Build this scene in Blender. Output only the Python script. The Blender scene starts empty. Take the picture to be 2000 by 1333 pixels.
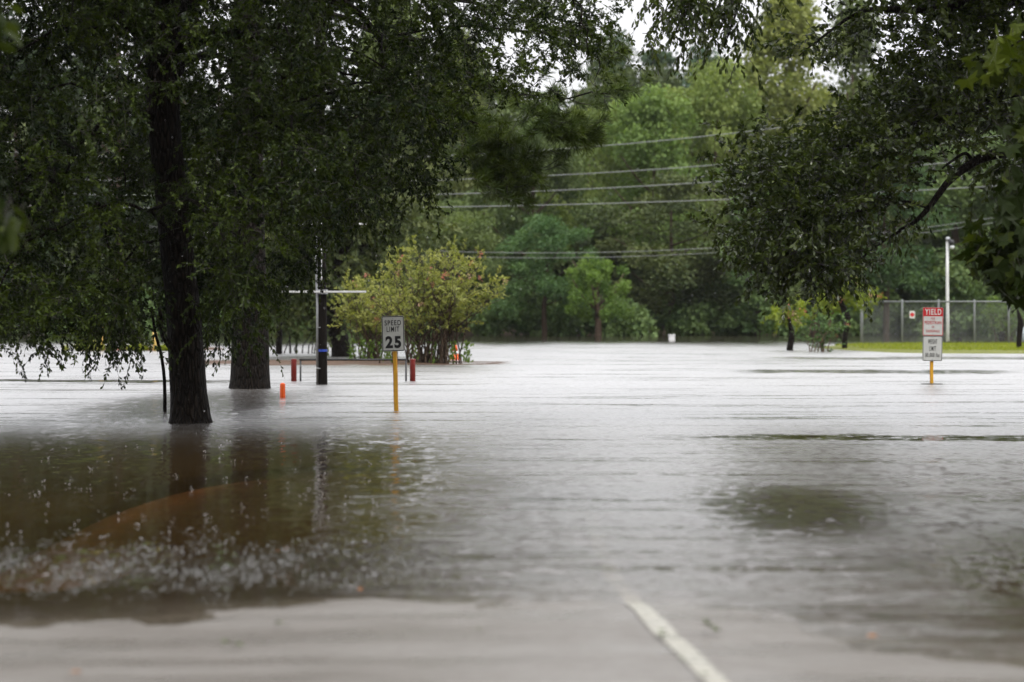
import bpy, math, random
import numpy as np
from math import radians, sin, cos, pi, exp

# ------------------------------------------------------------------ camera, sky, sun, exposure
S = bpy.context.scene
COL = S.collection
FPX = 2000 * 85 / 36.0            # focal length in photo pixels
HC = 1.3                          # camera height above the flood water
PITCH = math.atan(62.5 / FPX)     # the horizon runs a little above the middle of the frame
cam_d = bpy.data.cameras.new('camera'); cam = bpy.data.objects.new('camera', cam_d); COL.objects.link(cam)
cam.location = (0, 0, HC); cam.rotation_euler = (pi/2 - PITCH, 0, 0)
cam_d.lens = 85; cam_d.sensor_width = 36; cam_d.clip_start = 0.05; cam_d.clip_end = 2000
cam_d.dof.use_dof = True; cam_d.dof.focus_distance = 31.5; cam_d.dof.aperture_fstop = 2.0
S.camera = cam

SUN_EL, SUN_AZ = radians(58), radians(150)
w = bpy.data.worlds.new('World'); S.world = w; w.use_nodes = True
nt = w.node_tree; nt.nodes.clear()
out = nt.nodes.new('ShaderNodeOutputWorld')
sky = nt.nodes.new('ShaderNodeTexSky'); sky.sky_type = 'NISHITA'; sky.sun_disc = False
sky.sun_elevation = SUN_EL; sky.sun_rotation = SUN_AZ; sky.dust_density = 4.0; sky.air_density = 1.0
hsv = nt.nodes.new('ShaderNodeHueSaturation'); hsv.inputs['Saturation'].default_value = 0.12
bg = nt.nodes.new('ShaderNodeBackground'); bg.inputs['Strength'].default_value = 0.05
nt.links.new(sky.outputs[0], hsv.inputs['Color']); nt.links.new(hsv.outputs[0], bg.inputs['Color'])
# the cloud deck: an even overcast that brightens towards the zenith
tc = nt.nodes.new('ShaderNodeTexCoord'); sx = nt.nodes.new('ShaderNodeSeparateXYZ')
mr = nt.nodes.new('ShaderNodeMapRange'); mr.inputs['From Min'].default_value = 0; mr.inputs['From Max'].default_value = 1
mr.inputs['To Min'].default_value = 0.55; mr.inputs['To Max'].default_value = 1.0
bg2 = nt.nodes.new('ShaderNodeBackground'); bg2.inputs['Color'].default_value = (0.965, 0.965, 1.0, 1)
nt.links.new(tc.outputs['Generated'], sx.inputs[0]); nt.links.new(sx.outputs['Z'], mr.inputs['Value'])
nt.links.new(mr.outputs[0], bg2.inputs['Strength'])
add = nt.nodes.new('ShaderNodeAddShader')
nt.links.new(bg.outputs[0], add.inputs[0]); nt.links.new(bg2.outputs[0], add.inputs[1]); nt.links.new(add.outputs[0], out.inputs['Surface'])

sun_d = bpy.data.lights.new('sun', 'SUN'); sun = bpy.data.objects.new('sun', sun_d); COL.objects.link(sun)
sun_d.energy = 1.2; sun_d.angle = radians(25); sun_d.color = (1, 0.97, 0.93)
sun.rotation_euler = (pi/2 - SUN_EL, 0, pi - SUN_AZ); sun.location = (0, -20, 60)

S.view_settings.view_transform = 'Standard'; S.view_settings.look = 'None'
S.view_settings.exposure = 0.55; S.view_settings.gamma = 1.0; S.view_settings.use_curve_mapping = False
cy = S.cycles
cy.max_bounces = 4; cy.diffuse_bounces = 2; cy.glossy_bounces = 2; cy.transmission_bounces = 3
cy.transparent_max_bounces = 8; cy.volume_bounces = 0; cy.caustics_reflective = False; cy.caustics_refractive = False
cy.sample_clamp_indirect = 6; cy.use_light_tree = False
w.cycles.sampling_method = 'MANUAL'; w.cycles.sample_map_resolution = 256
cy.use_adaptive_sampling = True; cy.adaptive_threshold = 0.02
cy.use_denoising = True
try: cy.denoiser = 'OPENIMAGEDENOISE'
except Exception: pass

# ------------------------------------------------------------------ helpers
def at(px, py, D):
    """the point at distance D seen at photo pixel (px, py)"""
    u = (px - 1000) / FPX; v = -(py - 666.5) / FPX
    c, s = cos(PITCH), sin(PITCH)
    k = D / (c + v * s)
    return np.array([u * k, D, HC + k * (-s + v * c)])
def wat(px, py):
    """the point of the water surface seen at photo pixel (px, py)"""
    u = (px - 1000) / FPX; v = -(py - 666.5) / FPX
    c, s = cos(PITCH), sin(PITCH)
    k = -HC / (-s + v * c)
    return np.array([u * k, k * (c + v * s), 0.0])
def atv(px, py, D):
    px = np.asarray(px, float); py = np.asarray(py, float); D = np.asarray(D, float)
    u = (px - 1000) / FPX; v = -(py - 666.5) / FPX
    c, s = cos(PITCH), sin(PITCH); k = D / (c + v * s)
    return np.stack([u * k, D + 0 * k, HC + k * (-s + v * c)], -1)

MATS = {}
def npmesh(name, V, F, tint=None, smooth=False):
    me = bpy.data.meshes.new(name)
    V = np.asarray(V, np.float32).reshape(-1, 3); F = np.asarray(F, np.int32); n, k = F.shape
    me.vertices.add(len(V)); me.vertices.foreach_set('co', V.ravel())
    me.loops.add(n * k); me.loops.foreach_set('vertex_index', F.ravel())
    me.polygons.add(n); me.polygons.foreach_set('loop_start', np.arange(0, n * k, k, dtype=np.int32))
    if smooth: me.polygons.foreach_set('use_smooth', np.ones(n, bool))
    me.update(calc_edges=True)
    if tint is not None:
        a = me.attributes.new('tint', 'FLOAT', 'FACE'); a.data.foreach_set('value', np.asarray(tint, np.float32))
    return me
def obj(name, me, mat=None, parent=None, loc=None, **kw):
    o = bpy.data.objects.new(name, me); COL.objects.link(o)
    if mat is not None and me is not None and not me.materials: me.materials.append(MATS[mat] if isinstance(mat, str) else mat)
    if parent is not None: o.parent = parent
    if loc is not None: o.location = loc
    for k, v in kw.items(): o[k] = v
    return o
def thing(name, label, cat, loc=(0, 0, 0), group=None, rz=0):
    o = bpy.data.objects.new(name, None); COL.objects.link(o); o.location = loc; o.rotation_euler = (0, 0, rz)
    o.empty_display_size = 0.2; o['label'] = label; o['category'] = cat
    if group: o['group'] = group
    return o

class MB:
    """small mesh builder: collects shapes, builds one mesh"""
    def __init__(s): s.v = []; s.f = []
    def add(s, V, F):
        b = len(s.v); s.v += [tuple(map(float, p)) for p in V]; s.f += [tuple(int(i) + b for i in f) for f in F]; return s
    def box(s, c, d, bev=0.0):
        cx, cy_, cz = c; x, y, z = d[0]/2, d[1]/2, d[2]/2
        b = min(bev, x*.9, y*.9, z*.9)
        if b <= 0:
            V = [(cx+i*x, cy_+j*y, cz+k*z) for i in (-1, 1) for j in (-1, 1) for k in (-1, 1)]
            return s.add(V, [(0,1,3,2),(4,6,7,5),(0,4,5,1),(2,3,7,6),(0,2,6,4),(1,5,7,3)])
        ring = lambda X, Y, Z: [(cx+a, cy_+e, cz+Z) for a, e in ((X-b,-Y),(X,-Y+b),(X,Y-b),(X-b,Y),(-X+b,Y),(-X,Y-b),(-X,-Y+b),(-X+b,-Y))]
        r2 = lambda Z, k: [(cx+(a-cx)*k[0], cy_+(e-cy_)*k[1], cz+Z) for a, e, _ in ring(x, y, 0)]
        kx, ky = (x-b)/x, (y-b)/y
        L = [r2(-z, (kx, ky)), r2(-z+b, (1, 1)), r2(z-b, (1, 1)), r2(z, (kx, ky))]
        V = sum(L, []); F = []
        for i in range(3):
            for j in range(8): F.append((i*8+j, i*8+(j+1)%8, i*8+8+(j+1)%8, i*8+8+j))
        F.append(tuple(range(7, -1, -1))); F.append(tuple(range(24, 32)))
        return s.add(V, F)
    def tube(s, P, R, n=8, cap=True):
        P = np.asarray(P, float); m = len(P); R = np.broadcast_to(np.asarray(R, float), (m,))
        T = np.gradient(P, axis=0); T /= np.linalg.norm(T, axis=1)[:, None] + 1e-9
        a = np.array([1., 0, 0]) if abs(T[0][0]) < .8 else np.array([0, 1., 0])
        V = []
        for i in range(m):
            u = a - T[i]*a.dot(T[i]); u /= np.linalg.norm(u); a = u; q = np.cross(T[i], u)
            for j in range(n):
                t = 2*pi*j/n; V.append(P[i] + R[i]*(cos(t)*u + sin(t)*q))
        F = [(i*n+j, i*n+(j+1)%n, (i+1)*n+(j+1)%n, (i+1)*n+j) for i in range(m-1) for j in range(n)]
        if cap: F.append(tuple(range(n-1, -1, -1))); F.append(tuple(range((m-1)*n, m*n)))
        return s.add(V, F)
    def lathe(s, prof, n=16, c=(0, 0, 0)):
        V = [(c[0]+r*cos(2*pi*j/n), c[1]+r*sin(2*pi*j/n), c[2]+z) for r, z in prof for j in range(n)]
        m = len(prof)
        F = [(i*n+j, i*n+(j+1)%n, (i+1)*n+(j+1)%n, (i+1)*n+j) for i in range(m-1) for j in range(n)]
        F.append(tuple(range(n-1, -1, -1))); F.append(tuple(range((m-1)*n, m*n)))
        return s.add(V, F)
    def mesh(s, name, smooth=False):
        me = bpy.data.meshes.new(name); me.from_pydata(s.v, [], s.f); me.update()
        if smooth: me.polygons.foreach_set('use_smooth', np.ones(len(me.polygons), bool))
        return me
    def build(s, name, mat, parent=None, smooth=False, loc=None, **kw):
        return obj(name, s.mesh(name, smooth), mat, parent, loc, **kw)

def text_mesh(txt, size, bold=0.0, depth=0.0015, squeeze=1.0):
    cu = bpy.data.curves.new('t', 'FONT'); cu.body = txt; cu.size = size; cu.align_x = 'CENTER'; cu.align_y = 'CENTER'
    cu.offset = bold; cu.extrude = depth; cu.space_character = 1.22
    o = bpy.data.objects.new('t', cu); COL.objects.link(o)
    dg = bpy.context.evaluated_depsgraph_get(); dg.update()
    me = bpy.data.meshes.new_from_object(o.evaluated_get(dg)); me.name = 'lettering'
    bpy.data.objects.remove(o); bpy.data.curves.remove(cu)
    n = len(me.vertices); c = np.zeros(n*3, np.float32); me.vertices.foreach_get('co', c); c = c.reshape(-1, 3)
    c[:, 0] *= squeeze
    # stand the text upright facing the camera (-Y)
    c = np.stack([c[:, 0], -c[:, 2], c[:, 1]], -1); me.vertices.foreach_set('co', c.ravel()); me.update()
    return me

# ------------------------------------------------------------------ node helper and materials
class NT:
    def __init__(s, name):
        s.m = bpy.data.materials.new(name); s.m.use_nodes = True; s.t = s.m.node_tree; s.t.nodes.clear()
        s.o = s.t.nodes.new('ShaderNodeOutputMaterial'); MATS[name] = s.m; s._pos = None
    def n(s, typ, **kw):
        x = s.t.nodes.new('ShaderNode' + typ)
        for k, v in kw.items(): setattr(x, k, v)
        return x
    def put(s, sock, v):
        if hasattr(v, 'is_linked') or isinstance(v, bpy.types.NodeSocket): s.t.links.new(v, sock)
        elif v is not None:
            if sock.type == 'RGBA' and len(v) == 3: v = (*v, 1)
            sock.default_value = v
    def m_(s, op, a, b=None, c=None, clamp=False):
        x = s.n('Math', operation=op, use_clamp=clamp); s.put(x.inputs[0], a)
        if b is not None: s.put(x.inputs[1], b)
        if c is not None: s.put(x.inputs[2], c)
        return x.outputs[0]
    def pos(s):
        if s._pos is None: s._pos = s.n('NewGeometry')
        return s._pos.outputs['Position']
    def objpos(s): return s.n('TexCoord').outputs['Object']
    def sep(s, v):
        x = s.n('SeparateXYZ'); s.put(x.inputs[0], v); return x.outputs
    def mapv(s, v, scale=(1, 1, 1), loc=(0, 0, 0)):
        x = s.n('Mapping'); s.put(x.inputs['Vector'], v); x.inputs['Scale'].default_value = scale; x.inputs['Location'].default_value = loc
        return x.outputs[0]
    def noise(s, v, scale, detail=2, rough=.5, col=False):
        x = s.n('TexNoise'); s.put(x.inputs['Vector'], v); x.inputs['Scale'].default_value = scale
        x.inputs['Detail'].default_value = detail; x.inputs['Roughness'].default_value = rough
        return x.outputs['Color' if col else 'Fac']
    def ramp(s, f, stops):
        x = s.n('ValToRGB'); s.put(x.inputs[0], f); e = x.color_ramp.elements
        while len(e) < len(stops): e.new(.5)
        for q, (p, c) in zip(e, stops): q.position = p; q.color = (*c, 1) if len(c) == 3 else c
        return x.outputs['Color']
    def rng(s, v, a, b, c, d, smooth=True):
        x = s.n('MapRange', interpolation_type='SMOOTHSTEP' if smooth else 'LINEAR', clamp=True)
        s.put(x.inputs[0], v)
        for i, q in enumerate((a, b, c, d)): s.put(x.inputs[i+1], q)
        return x.outputs[0]
    def mix(s, f, a, b):
        x = s.n('Mix', data_type='RGBA'); s.put(x.inputs[0], f); s.put(x.inputs[6], a); s.put(x.inputs[7], b); return x.outputs[2]
    def bump(s, h, strength=.4, dist=.01):
        x = s.n('Bump'); s.put(x.inputs['Height'], h); x.inputs['Strength'].default_value = strength; x.inputs['Distance'].default_value = dist
        return x.outputs[0]
    def pbr(s, col, rough=.6, metal=0., spec=.5, normal=None, **kw):
        x = s.n('BsdfPrincipled'); s.put(x.inputs['Base Color'], col); s.put(x.inputs['Roughness'], rough); s.put(x.inputs['Metallic'], metal)
        s.put(x.inputs['Specular IOR Level'], spec)
        if normal is not None: s.put(x.inputs['Normal'], normal)
        return x.outputs[0]
    def mixs(s, f, a, b):
        x = s.n('MixShader'); s.put(x.inputs[0], f); s.put(x.inputs[1], a); s.put(x.inputs[2], b); return x.outputs[0]
    def end(s, sh): s.t.links.new(sh, s.o.inputs['Surface']); return s.m

def simple(name, col, rough=.5, metal=0., var=.25, scale=8., bump=0.):
    k = NT(name); p = k.objpos(); nz = k.noise(p, scale, 4, .6)
    c2 = tuple(min(1, x*(1+var)) for x in col); c1 = tuple(x*(1-var) for x in col)
    c = k.ramp(nz, [(.3, c1), (.7, c2)])
    nm = k.bump(k.noise(p, scale*4, 3), bump, .01) if bump else None
    r = k.rng(k.noise(p, scale*2, 2), .3, .7, max(.05, rough-.12), min(1, rough+.12))
    return k.end(k.pbr(c, r, metal, .5, nm))

def leafmat(name, dark, light, rough=.42, trans=.3, objvar=0., spec=.5):
    k = NT(name); a = k.n('Attribute', attribute_name='tint')
    c = k.ramp(a.outputs['Fac'], [(0., dark), (1., light)])
    if objvar:
        oi = k.n('ObjectInfo'); h = k.n('HueSaturation'); k.put(h.inputs['Color'], c)
        k.put(h.inputs['Hue'], k.rng(oi.outputs['Random'], 0, 1, .5-objvar*.08, .5+objvar*.05, False))
        k.put(h.inputs['Value'], k.rng(k.m_('FRACT', k.m_('MULTIPLY', oi.outputs['Random'], 7.31)), 0, 1, 1-objvar*.35, 1+objvar*.35, False)); c = h.outputs[0]
    p = k.pbr(c, rough, 0, spec)
    t = k.n('BsdfTranslucent'); tm = k.n('MixRGB', blend_type='MULTIPLY'); tm.inputs[0].default_value = 1
    k.put(tm.inputs[1], c); tm.inputs[2].default_value = (1.5, 1.6, .7, 1); k.put(t.inputs[0], tm.outputs[0])
    return k.end(k.mixs(trans, p, t.outputs[0]))

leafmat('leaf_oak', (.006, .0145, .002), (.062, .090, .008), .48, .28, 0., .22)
leafmat('leaf_oak_right', (.022, .037, .009), (.095, .125, .026), .24, .28, 0., .55)
leafmat('leaf_near', (.008, .016, .003), (.11, .14, .02), .45, .25, 0., .1)
leafmat('leaf_pine', (.035, .065, .008), (.12, .16, .022), .45, .15, 0., .3)
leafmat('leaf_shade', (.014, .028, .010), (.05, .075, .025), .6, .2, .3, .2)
leafmat('leaf_yellowgreen', (.115, .165, .048), (.26, .31, .095), .65, .3, .5, .2)
leafmat('leaf_green', (.072, .122, .046), (.185, .25, .092), .65, .3, .6, .2)
leafmat('leaf_dark', (.042, .078, .032), (.135, .19, .066), .6, .25, .5, .2)
leafmat('leaf_bright', (.08, .14, .03), (.19, .28, .06), .6, .35, .1, .2)
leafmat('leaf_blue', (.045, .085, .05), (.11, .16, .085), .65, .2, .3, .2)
leafmat('leaf_myrtle', (.18, .21, .05), (.42, .42, .13), .55, .35, 0., .3)
leafmat('leaf_lime', (.14, .19, .018), (.30, .35, .05), .55, .35, 0., .3)
leafmat('grass', (.16, .20, .018), (.32, .35, .035), .55, .3, 0., .25)
simple('petal', (.48, .17, .10), .5, var=.4)
simple('petal_pale', (.5, .32, .2), .5, var=.3)

def barkmat(name, c1, c2, sc=9.):
    k = NT(name); p = k.objpos(); st = k.mapv(p, (1, 1, .16))
    v = k.n('TexVoronoi', feature='DISTANCE_TO_EDGE'); k.put(v.inputs['Vector'], k.mapv(p, (1, 1, .2))); v.inputs['Scale'].default_value = sc*1.6
    nz = k.noise(st, sc, 6, .65)
    h = k.m_('ADD', k.rng(v.outputs['Distance'], 0, .25, 0, 1), k.m_('MULTIPLY', nz, .8))
    c = k.ramp(k.m_('MULTIPLY', h, .55), [(.1, c1), (.75, c2)])
    fleck = k.rng(k.noise(p, 38, 3), .66, .72, 0, 1)
    c = k.mix(k.m_('MULTIPLY', fleck, .4), c, (.10, .105, .09))
    return k.end(k.pbr(c, k.rng(nz, .3, .7, .5, .8), 0, .08, k.bump(h, .9, .03)))
barkmat('bark', (.005, .004, .0035), (.022, .017, .013), 16.)
barkmat('bark_brown', (.05, .035, .025), (.14, .10, .07), 14.)
barkmat('bark_tan', (.14, .09, .06), (.30, .21, .15), 14.)
simple('twig', (.022, .018, .013), .6)
k = NT('pole_wood'); p = k.mapv(k.objpos(), (1, 1, .08)); nz = k.noise(p, 40, 5, .65)
k.end(k.pbr(k.ramp(nz, [(.3, (.006, .005, .0045)), (.7, (.017, .014, .012))]), .75, 0, .08, k.bump(nz, .5, .01)))
simple('galvanised', (.42, .43, .44), .4, .55, .18, 20)
simple('fence_wire', (.20, .21, .21), .5, .4, .15, 10)
simple('white_paint', (.74, .74, .73), .45, var=.1, scale=12)
simple('sign_white', (.62, .63, .60), .42, var=.07, scale=9)
simple('sign_black', (.012, .012, .013), .45, var=.2)
simple('sign_red', (.55, .022, .028), .42, var=.12, scale=10)
simple('yellow_paint', (.78, .40, .025), .42, var=.13, scale=16, bump=.1)
simple('yellow_faded', (.70, .48, .14), .5, var=.15, scale=10)
simple('red_paint', (.20, .016, .010), .45, var=.22, scale=14, bump=.15)
simple('orange_plastic', (.95, .13, .015), .42, var=.08, scale=10)
simple('black_metal', (.014, .014, .015), .4, var=.3, scale=18)
simple('blue_tape', (.03, .07, .42), .4, var=.2)
simple('grey_concrete', (.20, .20, .18), .6, var=.25, scale=14, bump=.3)
simple('dark_stone', (.055, .055, .045), .5, var=.35, scale=14, bump=.4)
simple('brick', (.33, .15, .10), .6, var=.3, scale=14, bump=.3)
simple('mulch', (.10, .058, .034), .7, var=.5, scale=18, bump=.6)
simple('tank_paint', (.48, .55, .58), .4, var=.12, scale=4)
simple('lamp_glass', (.6, .62, .62), .2, var=.1)
simple('dead_leaf', (.42, .16, .03), .5, var=.4, scale=40)
simple('fallen_leaf', (.08, .11, .025), .4, var=.4, scale=40)
simple('fence_steel', (.20, .21, .21), .5, .3, .15, 10)
simple('wire', (.24, .25, .24), .5, .2, .1, 4)

# ------------------------------------------------------------------ terrain
_sx = np.array([-40, -3.2, -2.08, -1.55, -.68, .05, .52, .95, 1.28, 1.58, 1.85, 2.3, 40.])
_sy = np.array([9.5, 9.75, 9.88, 10.15, 10.72, 10.55, 10.36, 10.1, 9.55, 9.05, 8.72, 8.4, 8.2])
def shore(x): return np.interp(x, _sx, _sy)
def gz(x, y):
    """ground height; the flood stands at z = 0"""
    x = np.asarray(x, float); y = np.asarray(y, float)
    t = shore(x) - y
    sl_ = .013 + .042*np.clip((.2-x)/1.4, 0, 1)
    z = np.where(t > 0, .022*t, np.minimum(sl_*t, sl_*t + .03*(t+6)*(t < -6)))
    z -= .024*np.clip((-t-.05)/.9, 0, 1)
    z = np.minimum(z, .012 + .018*np.clip(t, 0, 99) + 0*z)
    z += .0035*np.sin(x*2.1 + 1.3*np.sin(y*.9)) + .003*np.sin(y*3.1 + x*.8)
    near = np.exp(-(t/2.2)**2)
    z += near*.5*(.007*np.sin(x*3.7+2*np.sin(y*1.7)) + .006*np.sin(x*7.9+y*5.3) + .0045*np.sin(x*13.1-y*9.7+1) + .003*np.sin(x*23+y*17))
    z = np.maximum(z, -.62)
    bank = np.clip((y - 121 - 1.2*np.sin(x*.13))/6, 0, 1); bank = bank*bank*(3-2*bank)
    z = z*(1-bank) + .45*bank
    # low ground left and right of the flood, out past the frame
    for xs in (-1, 1):
        b = np.clip((xs*x - 75 - .2*np.abs(y-60))/20, 0, 1); z = np.maximum(z, z*(1-b) + .4*b)
    return z
def gnd(px, py):
    """the point of the ground or water surface seen at photo pixel (px, py)"""
    b = wat(px, py)
    for _ in range(6):
        z = max(0., float(gz(b[0], b[1]))); k_ = (HC-z)/HC; c_ = wat(px, py); b = np.array([c_[0]*k_, c_[1]*k_, z])
    return b
def grid(xs, ys, zf):
    X, Y = np.meshgrid(xs, ys); Z = zf(X, Y); n, m = X.shape
    V = np.stack([X, Y, Z], -1).reshape(-1, 3)
    i = np.arange(n-1)[:, None]*m + np.arange(m-1)[None]
    F = np.stack([i, i+1, i+m+1, i+m], -1).reshape(-1, 4)
    return V, F
xs = np.concatenate([-np.geomspace(450, 12, 40), np.linspace(-11.5, 11.5, 185), np.geomspace(12, 450, 40)])
ys = np.concatenate([-np.geomspace(150, 6, 14), np.linspace(-5, 16, 170), np.geomspace(16.5, 115, 50), np.linspace(117, 135, 19), np.geomspace(138, 700, 26)])
k = NT('ground_soil'); nz = k.noise(k.pos(), .6, 6, .6); n2 = k.noise(k.pos(), 9, 4)
c = k.ramp(nz, [(.3, (.045, .032, .02)), (.55, (.07, .052, .03)), (.75, (.05, .07, .02))])
k.end(k.pbr(c, .75, 0, .4, k.bump(n2, .6, .05)))
V, F = grid(xs, ys, gz); V[:, 2] -= .03
obj('ground', npmesh('ground', V, F, smooth=True), 'ground_soil', kind='structure')

# concrete road sheet, wet, sloping down under the flood
k = NT('wet_concrete'); P = k.pos()
big = k.noise(k.mapv(P, (.5, 1.1, 1)), 1.1, 5, .6); fine = k.noise(P, 70, 4, .7); mid = k.noise(P, 7, 5, .65)
c = k.ramp(big, [(.25, (.142, .124, .107)), (.5, (.20, .184, .166)), (.8, (.265, .253, .237))])
c = k.mix(k.rng(mid, .35, .75, 0, .45), c, (.125, .108, .092))
c = k.mix(k.rng(fine, .55, .8, 0, .35), c, (.30, .29, .27))
film = k.rng(k.noise(k.mapv(P, (.55, 1.6, 1), (3, 1, 0)), 1.3, 4, .55), .45, .60, 0, 1)   # where a film of rain stands
r = k.m_('ADD', k.m_('MULTIPLY', film, -.14), k.rng(mid, .3, .7, .36, .50))
hb = k.m_('MULTIPLY', k.m_('ADD', k.m_('MULTIPLY', fine, .5), mid), k.m_('SUBTRACT', 1.05, film))
k.end(k.pbr(c, r, 0, .55, k.bump(hb, .35, .012)))
V, F = grid(np.linspace(-10, 10, 261), np.linspace(-6, 17, 240), lambda x, y: gz(x, y) + .004)
road = obj('road', npmesh('road', V, F, smooth=True), 'wet_concrete', kind='structure')

# worn yellowish-white line painted along the road, running down under the water
k = NT('line_paint'); P = k.pos(); wn = k.noise(P, 26, 5, .7); w2 = k.noise(P, 5, 3)
c = k.ramp(wn, [(.35, (.24, .225, .19)), (.5, (.38, .365, .31)), (.7, (.47, .455, .39))])
k.end(k.pbr(c, k.rng(w2, .3, .7, .2, .45), 0, .5))
lp = np.array([gnd(p, q)[:2] for p, q in ((1470, 1420), (1425, 1362), (1385, 1322), (1325, 1262), (1270, 1212), (1232, 1170), (1202, 1122), (1181, 1076), (1168, 1040), (1160, 1005), (1158, 975))])
tt = np.linspace(0, len(lp)-1, 70); lx = np.interp(tt, range(len(lp)), lp[:, 0]); ly = np.interp(tt, range(len(lp)), lp[:, 1])
lx = np.convolve(np.pad(lx, 6, 'edge'), np.ones(13)/13, 'valid')
V = []; F = []
rl = np.random.default_rng(5)
for i in range(70):
    e = rl.uniform(-.006, .006, 2)
    for j, o in enumerate((-.043+e[0], .043+e[1])): V.append((lx[i]+o, ly[i], float(gz(lx[i]+o, ly[i])) + .010))
    if i: F.append((2*i-2, 2*i-1, 2*i+1, 2*i))
obj('lane_line', npmesh('lane_line', V, F), 'line_paint', kind='structure')

# drowned yellow-painted kerb that curves off to the left road
kp = np.array([wat(p, q)[:2] for p, q in ((-260, 1190), (-80, 1130), (60, 1080), (200, 1015), (330, 962), (440, 932), (560, 916), (690, 915), (830, 918), (960, 905))])
tt = np.linspace(0, len(kp)-1, 60); kx = np.interp(tt, range(len(kp)), kp[:, 0]); ky = np.interp(tt, range(len(kp)), kp[:, 1])
kx = np.convolve(np.pad(kx, 5, 'edge'), np.ones(11)/11, 'valid'); ky = np.convolve(np.pad(ky, 5, 'edge'), np.ones(11)/11, 'valid')
V = []; F = []; KT = []
for i in range(60):
    j = min(max(i, 1), 58); d = np.array([kx[j+1]-kx[j-1], ky[j+1]-ky[j-1]]); d /= np.linalg.norm(d); nrm = np.array([-d[1], d[0]])
    g = float(gz(kx[i], ky[i])); top = -.085 - .17*max(0, (24-i)/24) - .06*max(0, (i-50)/10); KT.append(top)
    for o, z in ((-.34, g-.05), (-.30, top-.03), (-.22, top), (.22, top), (.30, top-.03), (.34, g-.05)): V.append((kx[i]+nrm[0]*o, ky[i]+nrm[1]*o, z))
    if i:
        for q in range(5): a = (i-1)*6+q; F.append((a, a+1, a+7, a+6))
simple('kerb_paint', (.52, .20, .045), .5, var=.3, scale=5)
obj('kerb', npmesh('kerb', V, F), 'kerb_paint', kind='structure')

# ------------------------------------------------------------------ flood water
wx = np.concatenate([-np.geomspace(440, 14, 36), np.linspace(-13, 13, 131), np.geomspace(14, 440, 36)])
wy = np.concatenate([np.linspace(6, 24, 181), np.geomspace(24.3, 140, 55)])
V, F = grid(wx, wy, lambda x, y: 0*x)
me = npmesh('flood_water', V, F, smooth=True)
dp = np.maximum(-gz(V[:, 0], V[:, 1]), 0)
for kx_, ky_, kt_ in zip(kx, ky, KT):                      # the water is shallower over the drowned kerb
    d_ = np.hypot(V[:, 0]-kx_, (V[:, 1]-ky_)*.8); dp = np.minimum(dp, -kt_ + .9*np.maximum(0, d_-.2))
a = me.attributes.new('depth', 'FLOAT', 'POINT'); a.data.foreach_set('value', dp.astype(np.float32))
k = NT('flood'); P = k.pos(); X, Y, _ = k.sep(P)
dep = k.n('Attribute', attribute_name='depth').outputs['Fac']
# slicks: calmer lanes where the rain-roughened surface lies flat
wob = k.m_('MULTIPLY', k.m_('SUBTRACT', k.noise(k.mapv(P, (.25, .02, 1)), 1., 3), .5), 1.)
wobf = k.m_('SUBTRACT', k.noise(k.mapv(P, (1.6, .5, 1)), 1., 3, .6), .5)
slick = None
for (y0, hw, xa, xb, fade, st, wv) in ((43.6, .9, -60, -3.9, 2.2, 1., 1.6), (24.4, .7, .6, 60, 2.6, 1.1, 1.1), (24.0, .12, -.4, 1.6, .8, .6, .5), (50.2, 1.6, 4.2, 11, 1.3, .85, 2.),
                                     (64.0, 2.0, 6.0, 30, 2.0, .7, 2.), (33.6, .16, -6, 1.5, 2, .55, .7), (30.2, .2, 3.4, 12, 2, .5, .8), (16.6, .18, 1.0, 5, .6, .6, .4), (36.5, .25, 1, 9, 2, .45, .8)):
    d = k.m_('ABSOLUTE', k.m_('ADD', k.m_('SUBTRACT', Y, y0), k.m_('ADD', k.m_('MULTIPLY', wob, 2.2*wv), k.m_('MULTIPLY', wobf, 1.1*wv))))
    b = k.m_('MULTIPLY', k.rng(d, hw*.5, hw*1.3, st, 0), k.m_('MULTIPLY', k.rng(X, xa, xa+fade, 0, 1), k.rng(X, xb-fade, xb, 1, 0)))
    slick = b if slick is None else k.m_('MAXIMUM', slick, b)
strk = k.noise(k.mapv(P, (.10, .75, 1)), 1., 4, .55); strk2 = k.noise(k.mapv(P, (.5, 3.2, 1)), 1., 4, .6)
strk3 = k.noise(k.mapv(P, (.22, 1.5, 1), (7, 3, 0)), 1., 5, .6)
lanes = k.m_('MAXIMUM', k.m_('MULTIPLY', k.rng(strk, .50, .64, 0, .65), k.rng(strk2, .40, .60, 0, 1)), k.rng(strk3, .54, .66, 0, .6))
brk = k.rng(k.noise(k.mapv(P, (2.2, 5.0, 1)), 1., 4, .6), .36, .60, .45, 1.)
slick = k.m_('MULTIPLY', k.m_('MAXIMUM', slick, lanes), brk)
slick = k.m_('MAXIMUM', slick, k.rng(k.m_('ADD', Y, k.m_('MULTIPLY', wob, 24.)), 80, 100, 0, .9))
# choppy wavelets in the shallows
chop = k.m_('MULTIPLY', k.m_('MULTIPLY', k.rng(k.m_('ADD', Y, k.m_('MULTIPLY', wobf, 1.2)), 10.9, 11.5, 0, 1), k.rng(k.m_('ADD', Y, k.m_('MULTIPLY', wobf, 1.5)), 12.4, 13.8, 1, 0)), k.rng(X, -.8, .2, 1, .15))
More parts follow.
